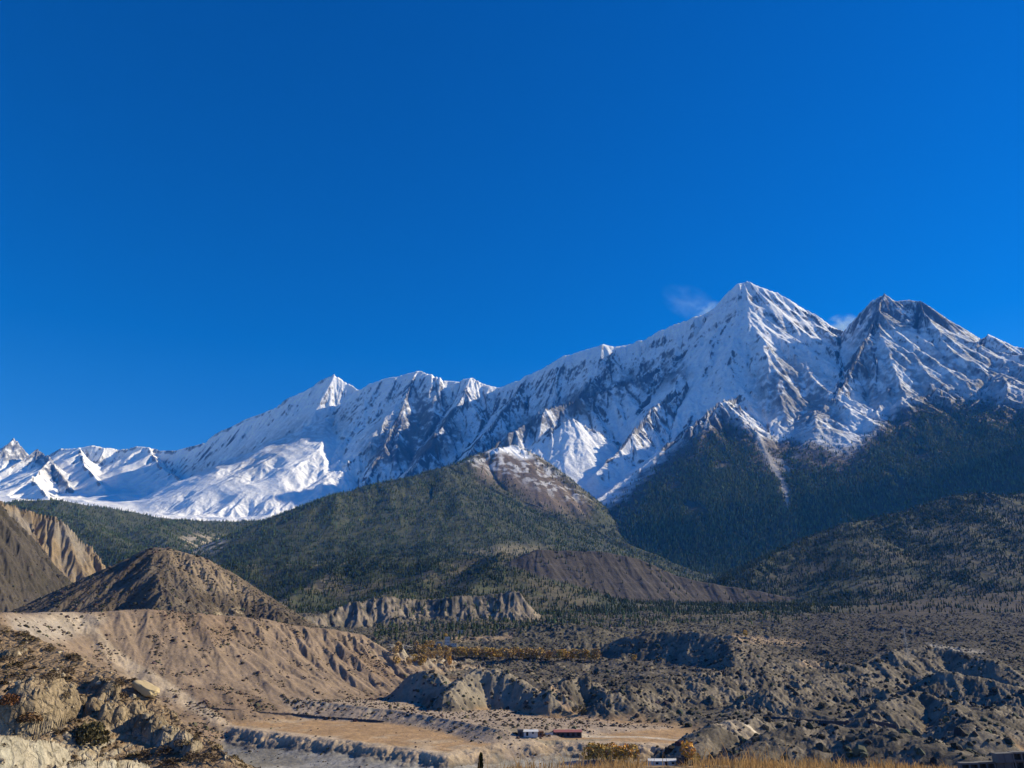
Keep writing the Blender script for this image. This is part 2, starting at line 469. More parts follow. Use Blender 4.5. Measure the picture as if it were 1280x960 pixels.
# ------------------------------------------------------------------ wooded hills in the middle distance
def build_hills():
    g = Grid(-0.84, 0.84, 1500, 1900, 6700, 1000)
    x, y = g.x, g.y
    base = interp(y, GY, GZ).astype(f4) - 30 * sstep(4400, 5000, y) - 14 * sstep(2150, 1900, y)
    base = base + 25 * fbm(x, y, 700, 4, 15) + 6
    crests = [
        # the big central hill
        ([(225,706,3800),(255,688,4000),(280,677,4100),(330,655,4300),(375,636,4500),(420,618,4700),(450,612,4850),(480,604,5000),(510,598,5150),(540,590,5350),(565,582,5500)], .62, .42, 500),
        ([(565,582,5500),(590,573,5700),(605,566,5850),(622,560,5900),(640,557,6000),(665,568,5950),(690,586,5800),(712,607,5600),(733,631,5350)], 1.0, .8, 400),
        ([(540,590,5350),(520,622,4950),(500,652,4600),(470,682,4250)], .65, .5, 300),
        ([(590,573,5700),(572,602,5300),(600,612,5200),(630,630,5050)], .8, .65, 250),
        ([(420,618,4700),(402,650,4350),(380,685,4000)], .6, .42, 300),
        ([(572,602,5300),(555,640,4800),(560,675,4400)], .7, .62, 300),
        ([(640,557,6000),(650,590,5650),(670,625,5250)], .85, .7, 250),
        # far left wooded hills
        ([(-120,640,5200),(20,627,5200),(70,625,5200),(110,632,5300),(170,641,5500),(200,648,5600),(240,651,5800),(290,652,6000),(345,650,6200)], .6, .35, 400),
        ([(20,630,4700),(100,650,4200),(140,672,3850),(165,692,3550)], .6, .4, 300),
        ([(230,650,5600),(205,655,5000),(183,662,4650),(212,674,4450),(236,692,4200)], .6, .4, 250),
        # low dark ridge before the central hill
        ([(235,716,2900),(290,707,2900),(330,704,2950),(400,706,2900),(440,699,2850),(470,695,2800),(520,697,2750),(560,701,2700),(600,698,2690),(632,694,2620)], .5, .33, 300),
        ([(440,699,2850),(400,725,2550),(360,748,2300),(330,762,2150)], .6, .35, 200),
        ([(560,701,2700),(520,728,2400),(470,745,2200),(440,760,2080)], .55, .3, 200),
        ([(632,694,2620),(606,722,2380),(575,744,2150)], .6, .4, 150),
        # right wooded hill
        ([(890,742,2850),(930,716,3050),(960,699,3200),(1010,672,3400),(1060,655,3500),(1130,640,3600),(1190,622,3700),(1220,616,3700),(1260,620,3650),(1320,610,3700),(1420,600,3700)], .5, .36, 400),
        ([(1060,655,3500),(1045,692,3200),(1025,732,2900)], .5, .40, 250),
        ([(1190,622,3700),(1172,665,3300),(1160,710,2950),(1150,742,2750)], .5, .40, 250),
        ([(1320,610,3700),(1292,660,3300),(1280,712,2900)], .5, .40, 250),
        
        # low brown rises on the right
        ([(1040,772,2150),(1150,750,2350),(1280,738,2450),(1420,735,2500)], .3, .15, 300),
    ]
    H = base
    for i, (pts, n, f_, L) in enumerate(crests):
        H = smax(H, ridge(x, y, dens(pts, 3, 30, 200 + i), n, f_, L, (1.0, 1.0), 20.0 if 2050 < pts[0][2] < 2920 else 70.0, 2.6 if i == 0 else 1.0), 30)
    big = sstep(20, 150, H - base)
    gx, gy = g.grad(H)
    E = erode(x, y, gx, gy, 330, 5, 10, .5, 33, .8, .06, .4, .4)
    H = H + E * (.25 + .75 * big) * np.interp(y, [2000, 3900, 4300], [.55, .55, 1.0])
    # brown plateau with a bare scarp towards the camera
    plat = [(622,714,2470),(640,701,2500),(672,687,2550),(700,688,2600),(750,689,2650),(800,699,2680),(850,721,2700),(880,728,2715),(920,734,2730),(980,745,2750),(1050,757,2760),(1100,770,2770)]
    pw = dens(plat, 3, 12, 400)
    Hp = ridge(x, y, pw, 1.15, .8, 80, (.10, 1.0))
    gpx, gpy = g.grad(Hp)
    Hp = Hp + erode(x, y, gpx, gpy, 75, 5, 3.0, .55, 35, .8, .2, .6, .4) + 3 * fbm(x, y, 60, 3, 36)
    scarp = sstep(-6, 6, Hp - H)
    H = smax(H, Hp, 8)
    H += (3 * fbm(x, y, 60, 4, 16)).astype(f4)
    u, v = proj(x, y, H)
    n1 = fbm(x, y, 260, 4, 41); n2 = fbm(x, y, 60, 4, 42)
    col = np.broadcast_to(FLOOR * 1.1, u.shape + (3,))
    dry = np.array([.16, .125, .085])
    bare = inpoly(u, v, [(590,580),(625,552),(660,560),(740,630),(735,645),(680,640),(640,610),(600,600)], 14) * (y > 4700)
    dust = sstep(0, .3, n2 + .4 * n1 + .05) * inpoly(u, v, [(580,578),(625,548),(668,562),(735,626),(700,622),(650,598),(610,588)], 10) * (y > 4700)
    top = inpoly(u, v, [(608,566),(622,556),(650,556),(668,572),(650,574),(636,566)], 4) * (y > 5000)
    thin = sstep(-.1, .25, n1 + .3 * n2)
    near = sstep(3900, 2600, y)
    col = mixc(col, dry, np.clip(.12 + .42 * thin * near, 0, 1))
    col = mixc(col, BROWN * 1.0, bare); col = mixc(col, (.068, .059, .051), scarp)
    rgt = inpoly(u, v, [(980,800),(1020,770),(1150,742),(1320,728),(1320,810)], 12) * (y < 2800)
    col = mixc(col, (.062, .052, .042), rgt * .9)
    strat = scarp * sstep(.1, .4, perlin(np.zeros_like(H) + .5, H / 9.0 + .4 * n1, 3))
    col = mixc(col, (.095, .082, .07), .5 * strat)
    pale = inpoly(u, v, [(225,672),(245,668),(285,672),(275,690),(240,694)], 6) * sstep(-.2, .1, n2) * (y > 3600)
    col = mixc(col, (.38, .33, .26), pale)
    clear = inpoly(u, v, [(580,690),(640,680),(690,684),(640,700)], 6) * (y > 3500)
    col = mixc(col, (.22, .19, .12), clear * .8)
    col = mixc(col, SNOW, np.clip(.55 * dust + top, 0, 1))
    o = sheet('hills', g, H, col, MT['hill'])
    set_props(o, 'dark wooded foothills and a bare brown plateau below the snow')
    dn = (1 - .95 * bare) * (1 - .9 * scarp) * (1 - pale) * (1 - .8 * clear)
    dn *= np.where(y < 3900, 1.3 + 1.9 * sstep(.35, -.25, n1), 1.0)
    brown = inpoly(u, v, [(1040,790),(1060,755),(1160,745),(1300,735),(1300,800)], 8) * (y < 2700)
    dn *= 1 - .75 * brown
    left = inpoly(u, v, [(-60,640),(20,620),(240,640),(250,700),(150,720),(-60,760)], 10) * (y > 3200)
    dn *= 1 - .4 * left * sstep(-.1, .2, n1)
    dn *= .35 + 1.3 * sstep(-.3, .35, fbm(x, y, 150, 4, 141, gain=.65))
    return g, H, dn
HILLS = build_hills()

# ------------------------------------------------------------------ forest
def conifer_template(r, sides=5, tiers=3):
    """unit tree: height 1, radius about .2, ragged tiers"""
    co, tr = [], []
    for k in range(tiers):
        z0 = .06 + k * .8 / tiers; z1 = min(1.0, z0 + .62 - .12 * k) if k < tiers - 1 else 1.0
        R = .26 * (1 - .8 * k / tiers)
        b = len(co)
        co.append((r.uniform(-.02, .02), r.uniform(-.02, .02), z1))
        for i in range(sides):
            a = 6.2832 * (i + .5 * k) / sides + r.uniform(-.25, .25)
            q = R * r.uniform(.55, 1.2)
            co.append((q * math.cos(a), q * math.sin(a), z0 + r.uniform(-.05, .05)))
        for i in range(sides):
            tr.append((b, b + 1 + i, b + 1 + (i + 1) % sides))
    return np.array(co), np.array(tr)

def scatter(g, H, dn, count, rng):
    """points on a sheet with a density per square metre"""
    dY = np.gradient(g.Y); dt = g.t[1] - g.t[0]
    A = dn * (g.y * dt) * dY[:, None]
    A[-1] = 0; A[:, -1] = 0
    c = np.cumsum(A.ravel()); c /= c[-1]
    k = np.searchsorted(c, rng.random(count))
    i, j = np.divmod(k, H.shape[1])
    i = np.minimum(i, H.shape[0] - 2); j = np.minimum(j, H.shape[1] - 2)
    a, b = rng.random(count), rng.random(count)
    def L(F):
        return (F[i, j] * (1 - a) + F[i + 1, j] * a) * (1 - b) + (F[i, j + 1] * (1 - a) + F[i + 1, j + 1] * a) * b
    return np.stack([L(g.x), L(g.y), L(H)], -1)

def merged(name, temps, pts, h, w, cols, mat, rng, label, cat, yaw=True, smooth=False):
    """many copies of small templates in one mesh of kind stuff"""
    COs, TRs, CLs = [], [], []
    base = 0
    which = rng.integers(0, len(temps), len(pts))
    for ti, (co, tr) in enumerate(temps):
        m = which == ti
        n = int(m.sum())
        if not n: continue
        a = rng.random(n) * 6.2832
        ca, sa = np.cos(a)[:, None], np.sin(a)[:, None]
        X = (co[None, :, 0] * ca - co[None, :, 1] * sa) * w[m][:, None]
        Y = (co[None, :, 0] * sa + co[None, :, 1] * ca) * w[m][:, None]
        Z = co[None, :, 2] * h[m][:, None]
        c = np.stack([X, Y, Z], -1) + pts[m][:, None, :]
        COs.append(c.reshape(-1, 3))
        TRs.append((tr[None] + (np.arange(n) * len(co))[:, None, None] + base).reshape(-1, 3))
        CLs.append(np.repeat(cols[m], len(co), 0))
        base += n * len(co)
    o = link(name, mesh_np(name, np.concatenate(COs), tris=np.concatenate(TRs), col=np.concatenate(CLs), smooth=smooth, mats=(mat,)))
    set_props(o, label, cat, None, 'stuff')
    return o

def tree_cols(n, rng, base=(.055, .088, .036), var=.45, warm=.4):
    b = np.array(base)[None, :] * (1 + var * rng.normal(0, 1, (n, 1)).clip(-1.5, 1.8))
    wv = rng.random((n, 1)) * warm
    return b * (1 - wv) + np.array([.085, .075, .03])[None] * wv

PINES = [conifer_template(random.Random(40 + i)) for i in range(5)]
def plant_forests():
    r = np.random.default_rng(5)
    g, H, dn = RANGE
    n = 110000
    p = scatter(g, H, dn * (g.y > 4600), n, r); p[:, 2] -= 1
    h = r.uniform(14, 30, n)
    merged('forest', PINES, p, h, h * .85, tree_cols(n, r, (.08, .118, .05)), MT['needle'], r, 'dense conifer forest on the dark lower flanks of the snow mountains', 'forest')
    g, H, dn = HILLS
    n = 140000
    p = scatter(g, H, dn * (g.y > 2050) * np.where(g.y > 5100, .7, 1), n, r); p[:, 2] -= 1
    h = r.uniform(9, 22, n) * np.interp(p[:, 1], [2000, 3000, 5000], [.7, .8, 1.1])
    shade = np.interp(p[:, 1], [2000, 3700, 4100], [.62, .75, 1.0])[:, None]  # nearer trees darker: dark wood plus flank shade put into their colour
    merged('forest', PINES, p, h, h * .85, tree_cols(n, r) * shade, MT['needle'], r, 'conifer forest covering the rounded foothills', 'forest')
plant_forests()
# ------------------------------------------------------------------ valley floor, terraces and badlands
def flat(u, v, z):
    """world point on the level plane z that projects to pixel (u, v)"""
    q = P(u, v, 1.0)
    Y = z / q[2]
    return (q[0] * Y, Y)

def bumpy(pts):
    return np.array([P(*p) for p in pts])

def build_ground():
    g = Grid(-0.84, 0.84, 1500, 170, 2350, 1150)
    x, y = g.x, g.y
    u0, v0 = proj(x, y, np.full(x.shape, -60.0))
    base = interp(y, GY, GZ).astype(f4)
    # river terrace edge
    e = np.array([flat(u, v, -60) for u, v in [(-400,885),(100,893),(230,901),(300,909),(400,920),(480,930),(560,938),(600,932),(640,927),(740,925),(850,929),(1000,941),(1150,950),(1280,960),(1700,990)]])
    tt = e[:, 0] / e[:, 1]
    Ye = interp(g.T, tt, e[:, 1])
    n0 = fbm(x, y, 22, 5, 60, gain=.65)
    drop = sstep(5, -24, y - Ye + 20 * n0 + 22 * fbm(x, y, 90, 3, 160))
    flute = fbm(x, y * .4, 15, 4, 61)
    base = base * (1 - drop) + drop * (-66.5) - 6 * sstep(0, -70, y - Ye) + 3.5 * flute * drop * sstep(-34, -6, y - Ye)
    # second lower step on the left
    # badlands
    u1 = 640 + FPX * x / (y * 1.0)
    bad = sstep(460, 640, u0) * sstep(0, 60, y - interp(g.T, [flat(u, v, -60)[0] / flat(u, v, -60)[1] for u, v in [(200,872),(560,872),(640,876),(700,893),(770,905),(850,913),(900,922),(1000,925),(1280,940)]],
                                                       [flat(u, v, -60)[1] for u, v in [(200,872),(560,872),(640,876),(700,893),(770,905),(850,913),(900,922),(1000,925),(1280,940)]]))
    farland = sstep(850, 1000, y)
    bad = np.maximum(bad, farland)
    wx = x + 35 * fbm(x, y, 160, 3, 62); wy = y + 35 * fbm(x, y, 160, 3, 63)
    lump = 7 * fbm(wx, wy * .8, 150, 4, 64, ridged=True, gain=.55) + 8 * fbm(x, y, 420, 2, 65) + 5 * fbm(wx, wy, 62, 3, 164)
    H = base + lump * bad * sstep(480, 700, y)
    mounds = [
        ([(775,796,1180),(800,790,1170),(850,786,1150),(885,789,1110),(906,792,1080),(912,803,1040),(918,815,1000)], .75, .5, 30, (.5, 1.0)),
        ([(690,808,1250),(730,800,1250),(775,803,1240)], .7, .4, 40, (1, 1)),
        ([(560,868,690),(575,845,755),(598,836,775),(625,834,780),(648,845,765),(668,864,735),(700,884,690)], .95, .75, 40, (1, 1)),
        ([(522,838,785),(535,837,775),(548,842,760),(562,862,720)], 1.1, .85, 30, (1, 1)),
        ([(690,858,700),(705,848,720),(725,845,730),(745,852,715),(765,868,690)], .9, .7, 30, (1, 1)),
        ([(770,865,690),(800,852,740),(850,848,770),(900,855,760)], .5, .35, 50, (1, 1)),
        ([(868,922,470),(885,910,480),(905,901,500),(945,897,520),(985,902,530),(1020,915,500)], .7, .45, 30, (1, 1)),
        ([(1080,895,545),(1100,878,570),(1120,868,590),(1150,863,600),(1180,874,570),(1200,892,540),(1220,908,500)], .75, .5, 40, (1, 1)),
        ([(1190,921,430),(1200,913,440),(1212,907,445),(1224,914,440),(1236,926,430)], .8, .5, 20, (1, 1)),
        ([(1080,826,880),(1100,815,900),(1125,808,920),(1155,805,930),(1200,812,910),(1240,822,880)], .7, .4, 50, (1, 1)),
        ([(1180,836,800),(1230,846,770),(1290,862,730),(1340,870,700)], .6, .4, 40, (1, 1)),
        ([(950,930,425),(990,907,445),(1040,906,450),(1090,909,440),(1140,915,425),(1190,930,400),(1240,945,380)], .5, .35, 30, (1, 1)),
        ([(960,860,680),(1000,845,720),(1050,840,740),(1080,850,720)], .55, .4, 40, (1, 1)),
        ([(1220,890,530),(1260,880,560),(1320,885,560)], .5, .35, 40, (1, 1)),
        ([(880,838,830),(940,830,860),(1000,822,900),(1060,826,880)], .5, .35, 40, (1, 1)),
        ([(640,782,1500),(690,776,1500),(740,780,1480)], .4, .25, 60, (1, 1)),
    ]
    mm = np.zeros(H.shape); nb = fbm(wx, wy, 40, 5, 161, gain=.6)
    for i, (pts, n, f_, L, lr) in enumerate(mounds):
        pts = [(a, b + 4, c) for a, b, c in pts]
        R = ridge(x, y, dens(pts, 2, 8, 600 + i), n, f_, L, lr, 6.0) + 4.0 * nb
        mm = np.maximum(mm, sstep(-2, 6, R - H))
        H = smax(H, R, 4)
    # cliffs with pines in the middle of the valley
    cl = dens([(370,765,1600),(385,752,1650),(430,742,1750),(480,738,1800),(540,738,1850),(600,734,1880),(650,730,1920)], 3, 20, 650)
    cl[:, 2] -= 4
    R = ridge(x, y, cl, 1.3, .5, 45, (.2, 1.0)) + 34 * fbm(x, y, 230, 4, 166) - 14
    gx, gy = g.grad(R)
    R = R + erode(x, y, gx, gy, 40, 4, 5, .55, 66, .8, .3, .8)
    cliff = sstep(-2, 6, R - H) * sstep(.35, .9, np.hypot(gx, gy))
    H = smax(H, R, 6)
    gx, gy = g.grad(H)
    rough = np.maximum(bad, mm)
    H = H + erode(x, y, gx, gy, 34, 4, 1.6, .55, 67, 1.0, .04, .45, .4) * rough * sstep(400, 600, y)
    H += (3.0 * fbm(wx, wy, 26, 5, 68, ridged=True, gain=.68) * rough * np.interp(y, [400, 800, 1500], [.7, 1.0, 1.6])).astype(f4)
    # the big tan terrace on the left
    top = [(-160,778,560),(-60,772,600),(0,768,640),(40,765,700),(100,765,740),(200,763,780),(270,768,820),(330,775,860),(400,785,895),(450,795,925),(480,816,930),(505,842,915),(528,860,895),(548,869,870)]
    tw = dens(top, 3, 8, 660)
    T = ridge(x, y, tw, .75, .30, 70, (.12, 1.0), 8.0)
    gx, gy = g.grad(T)
    ea = interp(u0, [0, 250, 420, 520], [.5, .8, 2.0, 3.0])
    T = T + erode(x, y, gx, gy, 24, 4, 2.0, .5, 69, .7, .15, .7, .5) * ea + 2.0 * fbm(x, y, 30, 5, 70, gain=.6) + 3.0 * fbm(x, y, 75, 3, 170)
    tan = sstep(-2, 4, T - H)
    gT = np.hypot(gx, gy)
    H = smax(H, T, 4)
    # low bench in front of it
    B = ridge(x, y, dens([(120,872,690),(270,871,690),(330,872,700),(400,877,695),(450,883,680),(500,889,660),(560,899,610),(620,911,545)], 2, 6, 670), .45, .3, 8, (.1, 1.0))
    gx, gy = g.grad(B)
    B = B + erode(x, y, gx, gy, 14, 3, 2.4, .5, 71, .6, .2, .7) + .5 * fbm(x, y, 14, 3, 72)
    bench = sstep(-1, 1.5, B - H)
    H = smax(H, B, 1.5)
    H += (.35 * fbm(x, y, 7, 3, 73)).astype(f4)
    H -= (60 * sstep(2120, 2350, y)).astype(f4)
    gx, gy = g.grad(H); sl = np.hypot(gx, gy)
    u, v = proj(x, y, H)
    n1 = fbm(x, y, 130, 4, 74); n2 = fbm(x, y, 22, 4, 75); n3 = fbm(x, y, 6, 3, 76)
    # colours
    field = np.array([.38, .245, .125]); grey = np.array([.105, .09, .066]); pale = np.array([.25, .21, .15]); tanc = np.array([.25, .185, .125]); dark = np.array([.10, .09, .07])
    col = np.broadcast_to(field, u.shape + (3,))
    col = mixc(col, (.44, .34, .22), sstep(.0, .4, n2 + .6 * n1) * .7)
    badc = mixc(np.broadcast_to(grey, u.shape + (3,)), pale * .85, sstep(.05, .55, n2 + .5 * n1 + .5 * sstep(.3, .8, sl)))
    badc = mixc(badc, dark, sstep(.0, .35, n1 - .6 * n3) * .7 * sstep(.7, .3, sl))
    col = mixc(col, badc, rough)
    col = mixc(col, (.10, .09, .06), .75 * sstep(1050, 1400, y) * (1 - cliff))
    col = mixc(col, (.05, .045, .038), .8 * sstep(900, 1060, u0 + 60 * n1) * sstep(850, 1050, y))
    lm = inpoly(u, v, [(495,842),(520,832),(660,828),(700,880),(640,884),(570,872),(500,870)], 8) * (y < 860) * mm
    col = mixc(col, (.27, .23, .165), lm * .8)
    tcol = mixc(np.broadcast_to(tanc, u.shape + (3,)), (.22, .155, .10), sstep(-.1, .35, n1 + .4 * n2))
    tcol = mixc(tcol, (.42, .36, .255), sstep(.5, .95, gT) * sstep(360, 480, u0) * .9)
    tcol = mixc(tcol, (.40, .35, .28), inpoly(u, v, [(10,772),(90,768),(130,775),(80,800),(20,800)], 10) * .7)
    col = mixc(col, tcol, tan)
    bcol = mixc(np.broadcast_to(np.array([.34, .265, .19]), u.shape + (3,)), (.25, .23, .19), sstep(.35, .7, sl))
    col = mixc(col, bcol, bench)
    col = mixc(col, mixc(np.broadcast_to(np.array([.25, .205, .15]), u.shape + (3,)), dark, sstep(-.15, .2, n2 + .5 * n1)), cliff)
    low = drop * (1 - tan) * (1 - bench) * (1 - mm) * sstep(1100, 900, u0)
    lcol = mixc(np.broadcast_to(np.array([.27, .245, .19]), u.shape + (3,)), (.36, .335, .28), sstep(-.1, .3, n2 + n1))
    lcol = mixc(lcol, (.22, .21, .17), sstep(.1, .4, n3 + .5 * n2) * .5)
    lcol = mixc(lcol, (.15, .13, .10), sstep(.22, .45, sl))
    col = mixc(col, lcol, low)
    rim = sstep(14, 4, y - Ye) * (1 - drop) * sstep(1000, 600, y) * sstep(1000, 850, u0)
    col = mixc(col, (.52, .42, .29), rim * .7)
    # pale tracks
    def track(pts, w, c):
        nonlocal col
        q = np.array([flat(a, b, -60) for a, b in pts])
        d = np.full(x.shape, 1e9)
        for a, b in zip(q[:-1], q[1:]):
            dx, dy = b - a
            t = np.clip(((x - a[0]) * dx + (y - a[1]) * dy) / (dx * dx + dy * dy), 0, 1)
            d = np.minimum(d, np.hypot(x - a[0] - t * dx, y - a[1] - t * dy))
        col = mixc(col, c, sstep(w, w * .5, d + .8 * n3) * .85)
    track([(725,919),(800,919),(850,923),(905,929),(1000,937),(1090,944)], 5, (.55, .47, .35))
    track([(560,884),(640,880),(700,896),(800,908)], 4, (.44, .31, .19))
    track([(600,918),(680,924),(760,922)], 5, (.30, .25, .17))
    for poly in ([(1158,803),(1185,808),(1230,813),(1236,818),(1205,815),(1165,809)], [(1162,841),(1172,842),(1187,850),(1178,850)], [(486,805),(500,806),(540,812),(538,815),(490,809)]):
        col = mixc(col, (.32, .29, .235), inpoly(u, v, poly, 2.0) * .8 * (y > 600))
    for poly in ([(915,792),(1010,802),(1005,808),(920,803)], [(560,797),(640,793),(640,799),(570,801)], [(1000,825),(1040,830),(1030,836),(1000,833)]):
        col = mixc(col, (.36, .26, .16), inpoly(u, v, poly, 3.0) * .8 * (y > 800))
    o = sheet('ground', g, H, col, MT['ground'])
    set_props(o, 'tan field, terraces and grey eroded badlands of the valley floor')
    return dict(g=g, H=H, tan=tan, rough=rough, drop=drop, bench=bench, cliff=cliff, sl=sl, n1=n1, n2=n2, u=u, v=v, gT=gT)
GR = build_ground()

def build_left_hills():
    # cliffed hill at the far left
    g = Grid(-0.86, -0.36, 520, 900, 2500, 560)
    x, y = g.x, g.y
    H = interp(y, GY, GZ).astype(f4) - 45
    ramp = dens([(-160,560,1250),(-40,604,1420),(8,640,1520),(30,668,1530),(60,705,1520),(100,742,1500),(125,765,1460)], 3, 15, 700)
    wall = dens([(-160,590,1700),(-60,604,1760),(0,626,1860),(20,632,1900),(40,640,1940),(70,645,1970),(90,662,1990),(118,688,2010),(136,710,2030),(155,735,2050)], 3, 15, 701)
    A = ridge(x, y, ramp, 1.15, 1.0, 100, (1.0, 1.0), 10.0)
    ax, ay = g.grad(A)
    A = A + erode(x, y, ax, ay, 60, 5, 9, .55, 81, .8, .1, .6, .4)
    W = ridge(x, y, wall, 1.5, .8, 110, (.5, 1.0))
    wx, wy = g.grad(W)
    W = W + erode(x, y, wx, wy, 75, 4, 17, .5, 82, .7, .3, .9)
    H = smax(H, A, 6)
    face = sstep(-3, 5, W - H)
    H = smax(H, W, 6)
    H += (1.5 * fbm(x, y, 20, 4, 83)).astype(f4)
    n1 = fbm(x, y, 90, 4, 84); n2 = fbm(x, y, 25, 4, 85)
    gx, gy = g.grad(H); sl = np.hypot(gx, gy)
    col = mixc(np.broadcast_to(np.array([.08, .068, .052]), x.shape + (3,)), (.06, .052, .038), sstep(-.1, .3, n1 + .5 * n2))
    col = mixc(col, mixc(np.broadcast_to(np.array([.235, .175, .105]), x.shape + (3,)), (.22, .19, .15), sstep(-.1, .3, n1)), face * sstep(.5, .9, sl))
    o = sheet('hill', g, H, col, MT['ground'])
    set_props(o, 'grey scree hill with ochre fluted cliffs at the left edge')
    a = (g, H, 1 - face)
    # dark rounded hill in front
    g = Grid(-0.70, -0.20, 620, 790, 1400, 420)
    x, y = g.x, g.y
    H = interp(y, GY, GZ).astype(f4) - 40
    cr = dens([(185,692,1085),(198,690,1090),(215,689,1090),(245,695,1090),(275,714,1080),(310,739,1050),(345,760,1020),(378,780,1000),(400,795,980)], 3, 6, 710)
    sp = dens([(192,692,1085),(195,715,1010),(205,745,940),(225,775,880)], 3, 8, 711)
    H = smax(H, ridge(x, y, cr, .75, .55, 60, (1.0, 1.0), 22), 5)
    H = smax(H, ridge(x, y, sp, .68, .68, 60, (1.0, 2.2), 30), 30)
    gx, gy = g.grad(H)
    H = H + erode(x, y, gx, gy, 44, 5, 3.0, .55, 86, .8, .1, .6, .4)
    H += (1.0 * fbm(x, y, 14, 4, 87)).astype(f4)
    u, v = proj(x, y, H)
    n1 = fbm(x, y, 60, 4, 88); n2 = fbm(x, y, 12, 4, 89)
    col = mixc(np.broadcast_to(np.array([.10, .078, .054]), x.shape + (3,)), (.13, .105, .075), sstep(-.1, .3, n1 + .6 * n2))
    col = mixc(col, (.40, .32, .20), sstep(.1, .4, n2 + .3) * inpoly(u, v, [(268,762),(300,760),(305,774),(270,774)], 5))
    col = mixc(col, (.33, .25, .16), inpoly(u, v, [(200,686),(250,690),(290,720),(330,752),(250,735),(215,700)], 14) * .7)
    o = sheet('hill', g, H, col, MT['ground'])
    set_props(o, 'dark rounded hill behind the tan terrace')
    return a, (g, H, np.ones(H.shape))
LEFT = build_left_hills()

# ------------------------------------------------------------------ near slope on the left and grass bank on the right
def build_near():
    g = Grid(-1.05, 0.05, 900, 38, 235, 760)
    x, y = g.x, g.y
    out = dens([(-260,730,200),(-100,752,190),(0,779,180),(60,803,170),(110,826,160),(170,853,150),(205,881,145),(240,911,140),(280,941,130),(318,972,122),(360,1000,116),(430,1080,100),(540,1180,80),(660,1300,58)], 3, 1.5, 720)
    H = ridge(x, y, out, .26, .2, 30, (4.2, 1.0))
    H = np.maximum(H, -84)
    feats = [
        ([(-60,912,80),(0,915,84),(35,918,88),(72,925,94),(88,938,100)], 2.4, 1.6, 6, (.15, 1.0)),
        ([(70,955,84),(110,948,90),(150,948,97),(190,955,103)], 2.0, 1.2, 6, (.15, 1.0)),
        ([(120,845,150),(135,848,147),(146,862,143)], 1.4, .5, 3, (1, 1)),
    ]
    rock = np.zeros(H.shape)
    for i, (pts, n, f_, L, lr) in enumerate(feats):
        R = ridge(x, y, dens(pts, 3, 1.0, 730 + i), n, f_, L, lr)
        gx, gy = g.grad(R)
        R = R + erode(x, y, gx, gy, 5.0 if i != 0 else 7, 4, .9 if i != 0 else .35, .5, 90 + i, .6, .3, 1.2)
        rock = np.maximum(rock, sstep(-.3, .5, R - H))
        H = smax(H, R, .5)
    # rounded outcrops: a big dome at the left and a broken line of knobs
    Hs = H.copy()
    wq = 1.2 * fbm(x, y, 5, 4, 190); wr = 1.2 * fbm(x, y, 5, 4, 191); nk = fbm(x, y, 2.2, 4, 192)
    for (u, v, Y, rx, ry, h, dz) in ((46,893,122,5.6,8.5,7.2,-1.0),(118,888,127,1.5,2.2,2.6,-.4),(129,872,129,1.2,2,1.8,-.3),(137,893,126,1.6,2.4,2.8,-.5),(152,900,124,1.5,2.4,2.8,-.5),(166,897,125,1.9,2.6,3.2,-.5),
                                 (181,908,122,1.6,2.6,2.9,-.5),(196,914,121,2.0,2.8,3.4,-.5),(211,922,119,1.6,2.5,2.6,-.5),(226,931,117,1.8,2.6,2.6,-.5),(241,938,116,1.4,2.4,1.9,-.4),(104,878,132,1.2,1.8,1.6,-.3),
                                 (88,860,140,1.3,2,1.3,-.3),(70,845,146,1.2,2,1.0,-.3),(140,858,146,1.6,2,1.4,-.3),(20,815,160,2,3,1.2,-.4)):
        c = hit(g, Hs, u, v, 60); dz = dz * .6; h = h * .9
        d2 = ((x + wq * rx * .22 - c[0]) / rx) ** 2 + ((y + wr * ry * .22 - c[1]) / ry) ** 2
        K = c[2] + dz + h * np.clip(1 - d2, 0, 1) ** .62 + .9 * nk * min(1.2, h * .35)
        K = np.where(d2 < 1, K, -1e3)
        rock = np.maximum(rock, (K > H) * 1.0)
        H = np.maximum(H, K)
    n1 = fbm(x, y, 16, 4, 95); n2 = fbm(x, y, 4, 4, 96); n3 = fbm(x, y, 1.3, 3, 97)
    gx, gy = g.grad(H)
    H = H + .5 * erode(x, y, gx, gy, 6, 3, .5, .5, 99, .7, .1, .5) + .5 * n1 + .22 * n2 + .08 * n3
    gx, gy = g.grad(H); sl = np.hypot(gx, gy)
    u, v = proj(x, y, H)
    soil = mixc(np.broadcast_to(np.array([.30, .21, .12]), x.shape + (3,)), (.20, .14, .082), sstep(-.1, .35, n1 + .7 * n2))
    rc = mixc(np.broadcast_to(np.array([.29, .225, .14]), x.shape + (3,)), (.19, .145, .09), sstep(-.15, .3, n2 + .6 * n3))
    col = mixc(soil, rc, np.maximum(sstep(.5, 1.0, sl), rock * .7))
    white = sstep(905, 925, v) * sstep(300, 150, u) * sstep(.6, 1.1, sl)
    col = mixc(col, mixc(np.broadcast_to(np.array([.40, .35, .255]), x.shape + (3,)), (.36, .33, .25), sstep(.0, .4, n2)), white)
    o = sheet('slope', g, H, col, MT['slope'])
    set_props(o, 'near rocky hillside with eroded pale cliffs')
    F = dict(g=g, H=H, sl=sl, n1=n1, n2=n2, u=u, v=v)
    # bank under the grass
    g = Grid(-0.42, 1.0, 420, 2.5, 150, 420)
    x, y = g.x, g.y
    eu = [520, 560, 600, 640, 700, 800, 900, 1000, 1100, 1190, 1280, 1500]
    ev = [994, 979, 968, 963, 959, 957, 956, 957, 959, 961, 962, 963]
    Ye = 22.0
    pe = np.array([P(a, b, Ye) for a, b in zip(eu, ev)])
    ze = interp(x / y, pe[:, 0] / Ye, pe[:, 2])
